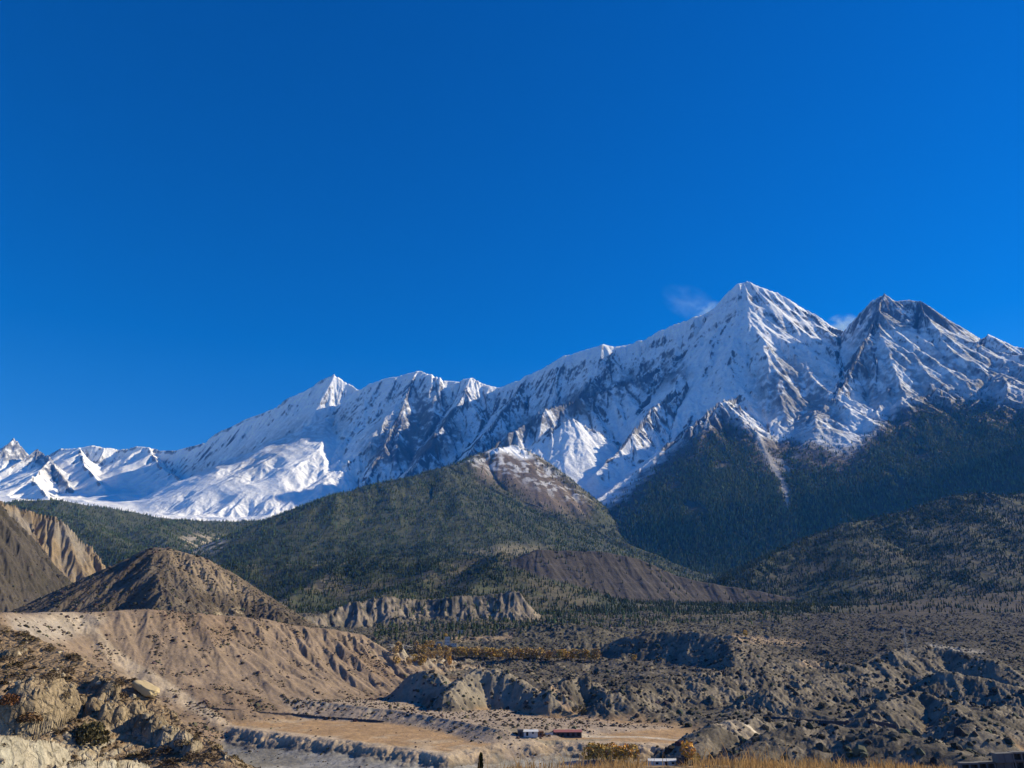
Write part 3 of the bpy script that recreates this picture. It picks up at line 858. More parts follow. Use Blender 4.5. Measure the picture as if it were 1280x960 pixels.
    H = np.where(y < Ye, -1.65 + (ze + 1.65) * np.clip((y - 2.5) / (Ye - 2.5), 0, 1), ze - (y - Ye) * .35 - .30 * np.maximum(y - Ye - 5, 0))
    H = H + .06 * fbm(x, y, 2.0, 3, 98) + .15 * fbm(x, y, 8, 2, 100) * sstep(Ye + 4, Ye + 20, y)
    H = np.maximum(H, -80)
    n1 = fbm(x, y, 3, 3, 101)
    col = mixc(np.broadcast_to(np.array([.30, .21, .11]), x.shape + (3,)), (.20, .14, .08), sstep(-.2, .3, n1))
    o = sheet('bank', g, H, col, MT['slope'])
    set_props(o, 'earth bank under the dry grass in the foreground')
    return F, dict(g=g, H=H)
F, BANK = build_near()
# ------------------------------------------------------------------ things
def simple_material(name, c, rough=.8, metal=0.0, var=.15, scale=2.0):
    m = bpy.data.materials.new(name); m.use_nodes = True
    n = m.node_tree; b = n.nodes['Principled BSDF']
    b.inputs['Roughness'].default_value = rough; b.inputs['Metallic'].default_value = metal
    b.inputs['Specular IOR Level'].default_value = .2
    tc = n.nodes.new('ShaderNodeTexCoord'); no = n.nodes.new('ShaderNodeTexNoise')
    no.inputs['Scale'].default_value = scale; no.inputs['Detail'].default_value = 6
    n.links.new(tc.outputs['Object'], no.inputs['Vector'])
    mx = n.nodes.new('ShaderNodeMix'); mx.data_type = 'RGBA'
    mx.inputs[6].default_value = tuple(q * (1 - var) for q in c) + (1,)
    mx.inputs[7].default_value = tuple(min(1, q * (1 + var)) for q in c) + (1,)
    n.links.new(no.outputs['Fac'], mx.inputs[0]); n.links.new(mx.outputs[2], b.inputs['Base Color'])
    return m

class MB:
    def __init__(s): s.co, s.fa = [], []
    def add(s, co, fa):
        b = len(s.co); s.co += [tuple(c) for c in co]; s.fa += [tuple(b + i for i in f) for f in fa]
    def box(s, x0, x1, y0, y1, z0, z1):
        s.add([(x0,y0,z0),(x1,y0,z0),(x1,y1,z0),(x0,y1,z0),(x0,y0,z1),(x1,y0,z1),(x1,y1,z1),(x0,y1,z1)],
              [(0,3,2,1),(4,5,6,7),(0,1,5,4),(1,2,6,5),(2,3,7,6),(3,0,4,7)])
    def tube(s, a, b, r0, r1, n=6):
        a, b = Vector(a), Vector(b); d = (b - a).normalized()
        e = d.orthogonal().normalized(); f = d.cross(e)
        ring = lambda c, r: [c + r * (math.cos(6.2832 * k / n) * e + math.sin(6.2832 * k / n) * f) for k in range(n)]
        s.add(ring(a, r0) + ring(b, r1), [(k, (k + 1) % n, n + (k + 1) % n, n + k) for k in range(n)] + [tuple(range(n - 1, -1, -1)), tuple(range(n, 2 * n))])
    def mesh(s, name, mat, smooth=False):
        me = bpy.data.meshes.new(name); me.from_pydata(s.co, [], s.fa); me.materials.append(mat)
        me.polygons.foreach_set('use_smooth', [smooth] * len(me.polygons)); me.update()
        return me
    def build(s, name, mat, parent=None, smooth=False):
        return link(name, s.mesh(name, mat, smooth), parent)

def empty(name, loc, rz=0.0, label=None, cat=None, group=None):
    o = bpy.data.objects.new(name, None); COL.objects.link(o)
    o.location = loc; o.rotation_euler = (0, 0, rz); o.empty_display_size = .5
    set_props(o, label, cat, group)
    return o

MT['bark'] = simple_material('bark', (.12, .085, .06), .9)
MT['white_paint'] = simple_material('white_wash', (.52, .51, .47), .8, 0, .12, .6)
MT['red_roof'] = simple_material('faded_red_roof_sheet', (.34, .125, .105), .6, 0, .2, .5)
MT['tin'] = simple_material('pale_tin_roof', (.66, .66, .62), .5, 0, .1, .4)
MT['dark_wall'] = simple_material('dark_plank_wall', (.07, .07, .075), .9, 0, .3, .5)
MT['brown_wall'] = simple_material('brown_mud_wall', (.17, .09, .055), .9, 0, .25, .8)
MT['opening'] = simple_material('dark_opening', (.02, .02, .022), .9)
MT['stone'] = simple_material('dry_stone', (.23, .205, .17), .95, 0, .35, 1.2)
MT['concrete'] = simple_material('concrete_block', (.15, .145, .135), .95, 0, .3, 9.0)
MT['steel'] = simple_material('galvanised_steel', (.38, .39, .40), .6, .3, .1, 1.0)
MT['boulder'] = simple_material('ochre_boulder', (.46, .36, .20), .95, 0, .25, 1.5)

MT['straw'] = tint_material('dry_grass', .8, ((3.0, .2),), None, .1)
_n = MT['straw'].node_tree
_tr = _n.nodes.new('ShaderNodeBsdfTranslucent'); _mx = _n.nodes.new('ShaderNodeMixShader'); _mx.inputs[0].default_value = .45
_pb = _n.nodes['Principled BSDF']; _src = _pb.inputs['Base Color'].links[0].from_socket
_n.links.new(_src, _tr.inputs['Color']); _n.links.new(_pb.outputs[0], _mx.inputs[1]); _n.links.new(_tr.outputs[0], _mx.inputs[2])
_n.links.new(_mx.outputs[0], _n.nodes['Material Output'].inputs['Surface'])

# --- leafy crowns
def leaf_cloud(r, n, size, shape, flat=.6):
    """small leaf-clump triangles spread through a crown; shape(r) returns a point"""
    co, tr = [], []
    for k in range(n):
        c = np.array(shape(r)); b = len(co)
        a = np.array([r.gauss(0, 1) for _ in range(3)]); a /= np.linalg.norm(a)
        t = np.array([r.gauss(0, 1) for _ in range(3)]); t -= a * t.dot(a); t /= np.linalg.norm(t)
        w = np.cross(a, t); s = size * r.uniform(.6, 1.4)
        co += [c + t * s, c - t * s * .6 + w * s * .8, c - t * s * .5 - w * s * .9]
        tr.append((b, b + 1, b + 2))
    return np.array(co), np.array(tr)

def dome(r):
    while True:
        p = [r.uniform(-1, 1), r.uniform(-1, 1), r.uniform(0, 1)]
        q = p[0] ** 2 + p[1] ** 2 + p[2] ** 2
        if .35 < q < 1 + .35 * r.random(): return (p[0], p[1], p[2])

def blob_template(r, sides=6):
    co = [(r.uniform(-.2, .2), r.uniform(-.2, .2), r.uniform(.8, 1.1))]; tr = []
    for k, (rad, z) in enumerate(((.75, .6), (1.0, .0))):
        for i in range(sides):
            a = 6.2832 * (i + .5 * k) / sides; q = rad * r.uniform(.6, 1.25)
            co.append((q * math.cos(a), q * math.sin(a), z + (r.uniform(-.2, .25) if k == 0 else -.25)))
    for i in range(sides):
        j = (i + 1) % sides
        tr += [(0, 1 + i, 1 + j), (1 + i, 1 + sides + i, 1 + j), (1 + j, 1 + sides + i, 1 + sides + j)]
    return np.array(co), np.array(tr)

BLOBS = [blob_template(random.Random(60 + i)) for i in range(6)]
CLUMPS = [leaf_cloud(random.Random(80 + i), 34, .34, dome) for i in range(5)]

def scrub():
    r = np.random.default_rng(8)
    g, H = GR['g'], GR['H']
    def cols(n, b=(.085, .068, .045), v=.35): return np.array(b)[None] * (1 + v * r.normal(0, 1, (n, 1)).clip(-1.5, 2)) * (1 + .1 * r.normal(0, 1, (n, 3)))
    n = 27000
    d = GR['tan'] * sstep(-.1, .4, GR['n2'] + .5 * GR['n1']) + .25 * GR['bench']
    p = scatter(g, H, d, n, r); s = r.lognormal(-.45, .5, n).clip(.25, 2.4)
    merged('scrub', BLOBS, p, s * .8, s, cols(n), MT['needle'], r, 'low dark thorn scrub dotting the tan terrace', 'scrub')
    n = 64000
    d = GR['rough'] * sstep(-.5, .4, GR['n2'] - .3 * GR['n1']) * np.interp(g.y, [400, 1500, 2300], [1, .8, .5]) * (1 - .8 * GR['cliff']) * (1 - GR['tan'])
    p = scatter(g, H, d, n, r); s = r.lognormal(.1, .5, n).clip(.4, 4.0)
    c = cols(n, (.06, .056, .04))
    merged('scrub', BLOBS, p, s * .9, s, c, MT['needle'], r, 'dark scrub scattered over the grey badlands', 'scrub')
    n = 1500
    d = ((GR['drop'] + .3 * (1 - GR['rough']) * (1 - GR['tan']))) * sstep(0, .3, GR['n2'])
    p = scatter(g, H, d, n, r); s = r.lognormal(-.5, .4, n).clip(.3, 1.6)
    merged('scrub', BLOBS, p, s * .8, s, cols(n), MT['needle'], r, 'small dry bushes on the field and the river terrace', 'scrub')
    for k, (gg, HH, dd) in enumerate(LEFT):
        n = (15000, 17000)[k]
        p = scatter(gg, HH, dd * 1.0, n, r); s = r.lognormal(-.25, .55, n).clip(.3, 3.0)
        merged('scrub', BLOBS, p, s * .8, s, cols(n, (.075, .065, .045)), MT['needle'], r, ('scrub on the grey scree hill at the left edge', 'scrub on the dark rounded hill')[k], 'scrub')
    g, H = F['g'], F['H']
    n = 13000
    d = sstep(-.3, .35, F['n1'] + .7 * F['n2']) * sstep(1.3, .6, F['sl']) * (H > -40)
    p = scatter(g, H, d, n, r); s = r.lognormal(-1.35, .55, n).clip(.08, 1.1)
    b = np.where(r.random((n, 1)) < .5, np.array([[.12, .082, .045]]), np.array([[.16, .12, .06]]))
    merged('scrub', CLUMPS, p - [0, 0, .05], s * .75, s, b * (1 + .3 * r.normal(0, 1, (n, 1)).clip(-1.5, 2)), MT['leaf'], r, 'brown and ochre scrub covering the near slope', 'scrub')
    n = 6000
    p = scatter(g, H, sstep(-.2, .4, F['n2']) * sstep(.3, .9, F['sl']) * (H > -40), n, r); s = r.lognormal(-1.3, .5, n).clip(.1, .9)
    q = np.array([.40, .33, .22])[None] * (1 + .2 * r.normal(0, 1, (n, 1)).clip(-1.5, 1.5))
    merged('rubble', BLOBS, p - s[:, None] * [[0, 0, .3]], s * .9, s, q, MT['slope'], r, 'loose stones lying on the near slope', 'rubble')
scrub()

# --- individual pines, autumn trees and bushes
def pine_meshes():
    out = []
    for k in range(4):
        r = random.Random(300 + k)
        co, tr = conifer_template(r, 8, 6)
        co = co * [1.05, 1.05, .88] + [0, 0, .12]
        c = np.repeat(np.array([[.045, .060, .028]]) * r.uniform(.8, 1.3), len(co), 0)
        cr = mesh_np('crown', co, tris=tr, col=c, smooth=False, mats=(MT['needle'],))
        m = MB(); m.tube((0, 0, -.08), (0, 0, .3), .02, .012, 5)
        out.append((cr, m.mesh('trunk', MT['bark'])))
    return out

def plant(name, pair, loc, h, w, rz, label, cat, group=None):
    o = empty(name, loc, rz, label, cat, group)
    o.scale = (w, w, h)
    for nm, me in zip(('crown', 'trunk'), pair):
        link(nm, me, o)
    return o

def pines():
    r = np.random.default_rng(21); meshes = pine_meshes()
    g, H = GR['g'], GR['H']
    u, v = GR['u'], GR['v']
    zone = inpoly(u, v, [(470,802),(470,765),(500,738),(650,728),(800,735),(1000,755),(1010,775),(900,778),(780,785),(640,790),(560,802)], 8) * (g.y > 1100)
    zone = zone * np.interp(u, [470, 620, 800, 1000], [1.3, 1.2, .9, .7]) * sstep(-.4, .2, GR['n1'])
    n = 2300
    p = scatter(g, H, zone * (1 - .6 * GR['cliff']), n, r)
    h = r.uniform(7, 15, n)
    key = np.argsort(-(h / p[:, 1]))
    labels = {0: ('slim pine below the pale cliffs in the middle of the valley', 'pines below the pale cliffs'),
              1: ('pine standing in a loose line at the foot of the brown plateau', 'pines at the foot of the brown plateau')}
    for k in key[:300]:
        uu = 640 + FPX * p[k, 0] / p[k, 1]
        lb = labels[0 if uu < 640 else 1]
        plant('pine_tree', meshes[k % 4], p[k], h[k], h[k] * .8, r.random() * 6.28, lb[0], 'pine tree', lb[1])
    q = key[300:]
    merged('forest', PINES, p[q], h[q], h[q] * .85, tree_cols(len(q), r), MT['needle'], r, 'small pines scattered over the middle of the valley', 'forest')
pines()

def autumn_trees():
    r = random.Random(5)
    def tree_mesh(k, cc):
        def crown(q):
            x, y, z = dome(q)
            if q.random() < .5: z = -z
            return (.30 * x, .30 * y, .58 + .40 * z)
        co, tr = leaf_cloud(random.Random(500 + k), 170, .075, crown)
        rr = np.random.default_rng(k)
        c = np.array(cc)[None] * (1 + .25 * np.repeat(rr.normal(0, 1, (len(co) // 3, 1)), 3, 0).clip(-1.5, 1.5))
        m = MB(); m.tube((0, 0, -.1), (0, 0, .62), .025, .012, 6)
        for a in (0, 2, 4): m.tube((0, 0, .3), (.17 * math.cos(a), .17 * math.sin(a), .62), .012, .005, 4)
        return (mesh_np('crown', co, tris=tr, col=c, smooth=False, mats=(MT['leaf'],)), m.mesh('trunk', MT['bark']))
    gold = [tree_mesh(k, (.52, .34, .09)) for k in range(3)]
    tanl = [tree_mesh(10 + k, (.40, .27, .11)) for k in range(3)]
    orange = [tree_mesh(20 + k, (.65, .34, .06)) for k in range(2)]
    dull = [tree_mesh(30 + k, (.13, .11, .055)) for k in range(2)]
    g, H = GR['g'], GR['H']
    def put(u, v, hpx, kind, label, group=None, y0=600, wd=1.0, name='autumn_tree'):
        p = hit(g, H, u, v, y0)
        h = hpx * p.y / FPX
        plant(name, r.choice(kind), (p.x, p.y, p.z - .1), h, h * wd, r.random() * 6.28, label, 'tree', group)
    for k in range(46):
        u = 556 + k * 4.25 + r.uniform(-1.2, 1.2)
        put(u, 822.5 + (u - 556) * .022 + r.uniform(-.8, .8), r.uniform(10, 14), gold if r.random() < .35 else tanl, 'golden tree in the long row along the terraced fields', 'row of golden trees', 700, 1.2)
    for k in range(34):
        u = r.uniform(494, 562); v = r.uniform(812, 834)
        put(u, v, r.uniform(7, 12), r.choice((gold, tanl, dull, tanl)), 'rusty brown tree in the grove beside the white village houses', 'grove by the village houses', 700, 1.1)
    put(562, 838, 12, orange, 'bright yellow tree at the right end of the village grove', None, 700, .7)
    put(527, 831, 9, orange, 'orange tree at the left of the village grove', None, 700, 1.2)
    put(793, 828, 9, gold, 'round pale gold tree alone on the grey badlands', None, 700, 1.3)
    put(932, 796, 8, gold, 'small golden tree by the tan field behind the cliffed knoll', None, 700, 1.2)
    put(557, 799, 7, gold, 'yellow tree rising behind the white village houses', None, 700, 1.0)
    for k in range(12):
        put(736 + k * 5 + r.uniform(-2, 2), 952 + r.uniform(-2, 2), r.uniform(15, 21), gold if k % 2 else orange, 'golden willow bush on the river terrace behind the grass', 'golden willows on the river terrace', 200, 1.2, 'willow_bush')
    put(860, 956, 24, orange, 'large bright orange willow bush right of the white hut', None, 200, 1.1, 'willow_bush')
    put(871, 957, 13, gold, 'dull gold willow bush beside the large orange one', None, 200, 1.2, 'willow_bush')
    for (u, v, h, lab) in ((728, 894, 12, 'dark bushy tree at the foot of the grey badlands above the field'), (718, 892, 8, 'small dark tree left of the bushy tree above the field')):
        put(u, v, h, dull, lab, None, 500, 1.3, 'dark_tree')
autumn_trees()

def near_bushes():
    r = random.Random(12)
    g, H = F['g'], F['H']
    def bush(u, v, wpx, hpx, c, label, group=None, n=420):
        p = hit(g, H, u, v, 40)
        w = wpx * p.y / FPX * .5; h = hpx * p.y / FPX
        co, tr = leaf_cloud(random.Random(int(u * 7 + v)), n, .12, dome)
        rr = np.random.default_rng(int(u))
        cc = np.array(c)[None] * (1 + .3 * np.repeat(rr.normal(0, 1, (len(co) // 3, 1)), 3, 0).clip(-1.5, 1.8))
        o = empty('bush', p - Vector((0, 0, .1)), r.random() * 6, label, 'bush', group)
        f = link('foliage', mesh_np('foliage', co * [w, w, h], tris=tr, col=cc, smooth=False, mats=(MT['leaf'],)), o)
        m = MB()
        for k in range(7):
            a = r.random() * 6.28
            m.tube((0, 0, -.1), (w * .7 * math.cos(a), w * .7 * math.sin(a), h * .75), .03, .01, 4)
        m.build('stem', MT['bark'], o)
    bush(112, 928, 34, 22, (.10, .085, .04), 'large olive brown bush under the eroded outcrop on the near slope', None, 700)
    bush(10, 884, 22, 12, (.16, .075, .035), 'rust red bush in the hollow left of the big rounded rock')
    bush(36, 905, 26, 10, (.15, .085, .04), 'rust brown bush at the base of the big rounded rock')
    for (u, v, w, h) in ((8, 826, 16, 6), (85, 842, 14, 8), (62, 848, 22, 8), (148, 858, 16, 7), (152, 872, 15, 7), (82, 872, 10, 7), (205, 943, 20, 9), (225, 935, 18, 7), (180, 948, 16, 8), (240, 948, 18, 9), (262, 950, 20, 8), (210, 958, 22, 9), (32, 792, 8, 4), (100, 925, 16, 7)):
        bush(u, v, w, h, (.10, .07, .042), 'dark brown thorn bush on the near rocky slope', 'thorn bushes on the near slope', 220)
    # the leaning ochre boulder at the edge of the slope
    p = hit(g, H, 182, 868, 60)
    me = bpy.data.meshes.new('boulder')
    import bmesh
    bm = bmesh.new(); bmesh.ops.create_icosphere(bm, subdivisions=4, radius=1.0)
    from mathutils import noise as mn
    for vv in bm.verts:
        c = vv.co.copy()
        q = c * (1 + .3 * mn.noise(c * 1.6) + .12 * mn.noise(c * 4.5) + .06 * mn.noise(c * 11))
        q = Vector((max(-.86, min(.86, q.x)), max(-.8, min(.8, q.y)), max(-.7, min(.62, q.z))))
        vv.co = Vector((q.x * 2.9, q.y * 1.5, q.z * 1.0 + .25 * q.x))
    bm.to_mesh(me); bm.free(); me.materials.append(MT['boulder'])
    me.polygons.foreach_set('use_smooth', [True] * len(me.polygons))
    o = link('boulder', me); o.location = p + Vector((0, 0, .9)); o.rotation_euler = (.15, math.radians(27), math.radians(-12))
    set_props(o, 'long ochre boulder lying tilted at the edge of the near slope', 'boulder')
    # tip of a dark juniper rising from below the bank
    rr = random.Random(77)
    def col(q):
        z = q.random(); a = q.random() * 6.28; w = .30 * (1 - z) ** .8 * q.uniform(.5, 1.1) * (1 + .5 * math.sin(z * 19))
        return (w * math.cos(a), w * math.sin(a), z)
    co, tr = leaf_cloud(rr, 900, .035, col)
    q = Vector(P(601, 943, 46.0)); h = 6.0
    cc = np.repeat(np.array([[.03, .042, .02]]), len(co), 0) * (1 + .3 * np.random.default_rng(3).normal(0, 1, (len(co), 1)).clip(-1.5, 1.5))
    o = empty('juniper_tree', (q.x, q.y, q.z - h), 0, 'dark pointed evergreen whose tip rises above the bottom edge', 'tree')
    link('crown', mesh_np('crown', co * [h * .55, h * .55, h], tris=tr, col=cc, smooth=False, mats=(MT['needle'],)), o)
    m = MB(); m.tube((0, 0, -9), (0, 0, h * .8), .16, .03, 6); m.build('trunk', MT['bark'], o)
near_bushes()

# --- buildings, walls, mast
def house(name, loc, rz, L, W, Hh, wallm, roofm, label, roof='flat', cat='house', openings=(), group=None):
    o = empty(name, loc, rz, label, cat, group)
    m = MB(); m.box(-L/2, L/2, -W/2, W/2, -1.0, Hh); m.build('wall', wallm, o)
    m = MB()
    if roof == 'flat':
        m.box(-L/2 - .25, L/2 + .25, -W/2 - .25, W/2 + .25, Hh + .003, Hh + .3)
    else:
        e = .5; r = roof; y0, y1 = -W/2 - e, W/2 + e; x0, x1 = -L/2 - e, L/2 + e; t = .12; z = Hh + .01
        m.add([(x0,y0,z-.15),(x1,y0,z-.15),(x1,0,z+r),(x0,0,z+r),(x0,y1,z-.15),(x1,y1,z-.15),
               (x0,y0,z-.15+t),(x1,y0,z-.15+t),(x1,0,z+r+t),(x0,0,z+r+t),(x0,y1,z-.15+t),(x1,y1,z-.15+t)],
              [(6,7,8,9),(9,8,11,10),(0,3,2,1),(3,4,5,2),(0,1,7,6),(4,10,11,5),(0,6,9,3),(3,9,10,4),(1,2,8,7),(2,5,11,8)])
        g = MB(); g.add([(-L/2,-W/2,Hh+.002),(-L/2,W/2,Hh+.002),(-L/2,0,Hh+r*.9),(L/2,-W/2,Hh+.002),(L/2,W/2,Hh+.002),(L/2,0,Hh+r*.9)], [(0,2,1),(3,4,5),(0,3,5,2),(1,2,5,4)])
        g.build('gable', wallm, o)
    m.build('roof', roofm, o)
    for (nm, x, z, w, h) in openings:
        k = MB(); k.box(x - w/2, x + w/2, -W/2 - .06, -W/2 - .003, z, z + h)
        f = k.build(nm, MT['opening'], o)
        k = MB(); k.box(x - w/2 - .12, x + w/2 + .12, -W/2 - .12, -W/2 - .003, z + h + .003, z + h + .15); k.build('lintel', MT['bark'], f)
    return o

def buildings():
    g, H = GR['g'], GR['H']
    def at(u, v, y0=300): return hit(g, H, u, v, y0)
    p = at(663, 919); k = p.y / FPX
    house('shed', p, .03, 16 * k, 8, 2.6, MT['white_paint'], MT['tin'], 'long white shed with a pale tin roof on the field', .7, 'shed', [('door', -4.0 * k, 0, 1.4, 2.2), ('window', 2.5 * k, 1.2, 1.2, 1.0)])
    q = at(650.5, 919); house('shed', q, .03, 6 * k, 6, 3.0, MT['dark_wall'], MT['dark_wall'], 'dark block at the left end of the long white shed', 'flat', 'shed', [('door', 0, 0, 1.2, 2.0)])  # dark flat-topped block set against the left end of the shed
    q = at(675.5, 919.5); house('shed', q, .03, 6.5 * k, 5, 2.2, MT['brown_wall'], MT['brown_wall'], 'low brown shed right of the long white shed', 'flat', 'shed', [('door', 0, 0, 1.2, 1.8)])
    q = at(709.5, 920); k = q.y / FPX
    house('barn', q, .03, 31 * k, 7, 2.6, MT['dark_wall'], MT['red_roof'], 'long dark barn with a faded red roof on the field', 1.0, 'barn', [('opening', x * k, .1, 3 * k, 2.0) for x in (-12, -6, 0, 6, 12)])
    # yard wall between them
    a, b = at(681, 919.5), at(691, 919.5)
    m = MB(); d = b - a; m.box(0, d.length, -.3, .3, -1, 1.3)
    o = empty('yard_wall', a, math.atan2(d.y, d.x), 'low beige yard wall between the white shed and the red roofed barn', 'wall')
    m.build('wall_body', MT['white_paint'], o); m = MB(); m.box(-.05, d.length + .05, -.36, .36, 1.303, 1.42); m.build('coping', MT['stone'], o)
    # white hut behind the grass
    q = Vector(P(829, 957, 400)); zz = float(hit(g, H, 829, 962, 250).z)
    k = 400 / FPX
    hb = max(zz, q.z)
    q = hit(g, H, 829, 957.5, 250); k = q.y / FPX
    house('hut', q, 0, 33 * k, 7, 2.6, MT['white_paint'], MT['tin'], 'long white hut seen through the grass at the bottom edge', .6, 'hut', [('window', -8 * k, 1.0, 1.4, .9), ('door', 2 * k, 0, 1.2, 2.1), ('window', 10 * k, 1.0, 1.4, .9)])
    q = hit(g, H, 851, 957.5, 250); house('shed', q, 0, 7 * k, 5, 3.0, MT['dark_wall'], MT['dark_wall'], 'small dark shed at the right end of the white hut', 'flat', 'shed', [('door', 0, 0, 1.0, 2.0)])
    # village
    for (u, v, wpx, hpx, lab) in ((549, 808, 7, 5, 'white flat roofed village house at the left of the pair above the grove'), (559, 806, 6, 9, 'taller white village house at the right of the pair above the grove'),
                             (567, 808, 7, 3, 'low white village house at the right end above the grove'), (576, 792, 7, 3, 'low pale hut on the bank above the village'), (572, 777, 2.5, 5, 'tiny white hut among the pines above the village')):
        q = at(u, v, 700); k = q.y / FPX
        L = wpx * k; hh = hpx * k
        ops = [('window', x * L, z, L * .14, min(1.2, hh * .25)) for x in (-.3, 0, .3) for z in ([hh * .25, hh * .65] if hpx > 4 else [hh * .4])]
        house('house', q, .1, L, max(4, L * .7), hh, MT['white_paint'], MT['stone'], lab, 'flat', 'house', ops)
    # stone wall along the top of the field
    pts = [at(u, v, 400) for u, v in ((250, 886), (290, 889), (330, 892), (365, 894), (400, 897), (440, 900), (480, 903))]
    r = random.Random(4); m = MB()
    for a, b in zip(pts[:-1], pts[1:]):
        d = b - a; n = int(d.length / 1.1)
        for i in range(n):
            c = a + d * ((i + .5) / n); s = r.uniform(.4, .58); hh = r.uniform(.7, 1.25)
            e = Vector((d.x, d.y, 0)).normalized(); f = Vector((-e.y, e.x, 0))
            P8 = [c + e * sx * s + f * sy * .4 + Vector((0, 0, z)) for z in (-.8, hh) for sx, sy in ((-1, -1), (1, -1), (1, 1), (-1, 1))]
            m.add(P8, [(0,3,2,1),(4,5,6,7),(0,1,5,4),(1,2,6,5),(2,3,7,6),(3,0,4,7)])
    o = m.build('stone_wall', MT['dark_wall'], None); set_props(o, 'long low dark stone wall along the upper edge of the field', 'wall')
    # dark retaining wall of the road on the right
    pts = [hit(g, H, u, v, 330) for u, v in ((962, 898), (990, 900), (1020, 903), (1055, 905), (1090, 906), (1120, 909))]
    m = MB()
    for a, b in zip(pts[:-1], pts[1:]):
        d = b - a; n = max(2, int(d.length / 1.6))
        for i in range(n):
            c = a + d * ((i + .5) / n); s = d.length / n * .48; hh = r.uniform(1.2, 1.6)
            e = Vector((d.x, d.y, 0)).normalized(); f = Vector((-e.y, e.x, 0)); zz = Vector((0, 0, 1))
            P8 = [c + e * sx * s + f * sy * .4 + zz * z for z in (-1.5, hh) for sx, sy in ((-1, -1), (1, -1), (1, 1), (-1, 1))]
            m.add(P8, [(0,3,2,1),(4,5,6,7),(0,1,5,4),(1,2,6,5),(2,3,7,6),(3,0,4,7)])
    o = m.build('retaining_wall', MT['dark_wall'], None); set_props(o, 'dark retaining wall beside the track in front of the grey mounds', 'wall')
    # lattice mast
    q = hit(g, H, 1136, 829, 700); h = 38 * q.y / FPX
    o = empty('lattice_mast', q, .3, 'thin steel lattice mast on the grey badlands at the right', 'mast')
    w0, w1 = 1.7, .45
    for sx, sy in ((-1,-1),(1,-1),(1,1),(-1,1)):
        m = MB(); m.tube((sx*w0, sy*w0, -1), (sx*w1, sy*w1, h), .11, .08, 5); m.build('leg', MT['steel'], o)
    m = MB(); n = 12
    for i in range(n):
        za, zb = h * i / n, h * (i + 1) / n; wa, wb = w0 + (w1 - w0) * i / n, w0 + (w1 - w0) * (i + 1) / n
        c = [(-1,-1),(1,-1),(1,1),(-1,1)]
        for k in range(4):
            a, b = c[k], c[(k + 1) % 4]
            m.tube((a[0]*wa, a[1]*wa, za), (b[0]*wb, b[1]*wb, zb), .05, .05, 4)
    m.build('bracing', MT['steel'], o)
    for z in (.86, .96):
        m = MB(); m.box(-3.2, 3.2, -.12, .12, h*z, h*z + .2); m.build('cross_arm', MT['steel'], o)
buildings()

def block_wall():
    """loose stack of hollow concrete blocks on the bank, hollow side to the camera"""
    def block(hollow):
        m = MB(); L, Hh, W = .396, .19, .19
        if hollow:
            t = .034; xs = [-L/2, -L/2 + t, -t/2, t/2, L/2 - t, L/2]
            m.box(-L/2, L/2, 0, W, 0, t); m.box(-L/2, L/2, 0, W, Hh - t, Hh)
            for i in (0, 2, 4): m.box(xs[i], xs[i + 1], 0.001, W - .001, t, Hh - t)
            m.box(-L/2 + t, -t/2, W * .8, W * .86, t, Hh - t); m.box(t/2, L/2 - t, W * .8, W * .86, t, Hh - t)
        else:
            m.box(-L/2, L/2, .012, W, 0, Hh); m.box(-L/2, -L/2 + .03, 0, .012, .001, Hh - .001); m.box(L/2 - .03, L/2, 0, .012, .001, Hh - .001); m.box(-.015, .015, 0, .012, .001, Hh - .001)
        return m.mesh('concrete_block', MT['concrete'])
    hol, sol = block(True), block(False)
    r = random.Random(9); Y = 19.0
    k = FPX / 19.6
    base = P(1240, 966, Y)[2]
    x0 = P(1201, 955, Y)[0]
    rows = [(0, x0, 'hhshshsh'), (1, x0 + .80, 'shshsh')]
    names = ['bottom', 'upper']
    n = 0
    for row, xs, pat in rows:
        for i, c in enumerate(pat):
            x = xs + i * .425
            o = link('concrete_block', hol if c == 'h' else sol)
            o.location = (x + .2, Y + r.uniform(-.06, .06) + i * .03, base + .2 * row + .004 + .012 * i + r.uniform(0, .012))
            o.rotation_euler = (0, math.radians(-1.6), r.uniform(-.16, .16))
            if c == 'h': lab, grp = ('grey hollow concrete block of the %s row, its two holes facing out' % names[row], 'hollow blocks in the %s row of the stack' % names[row])
            else: lab, grp = ('grey concrete block of the %s row with a closed face' % names[row], 'closed blocks in the %s row of the stack' % names[row])
            set_props(o, lab, 'concrete block', grp)
block_wall()

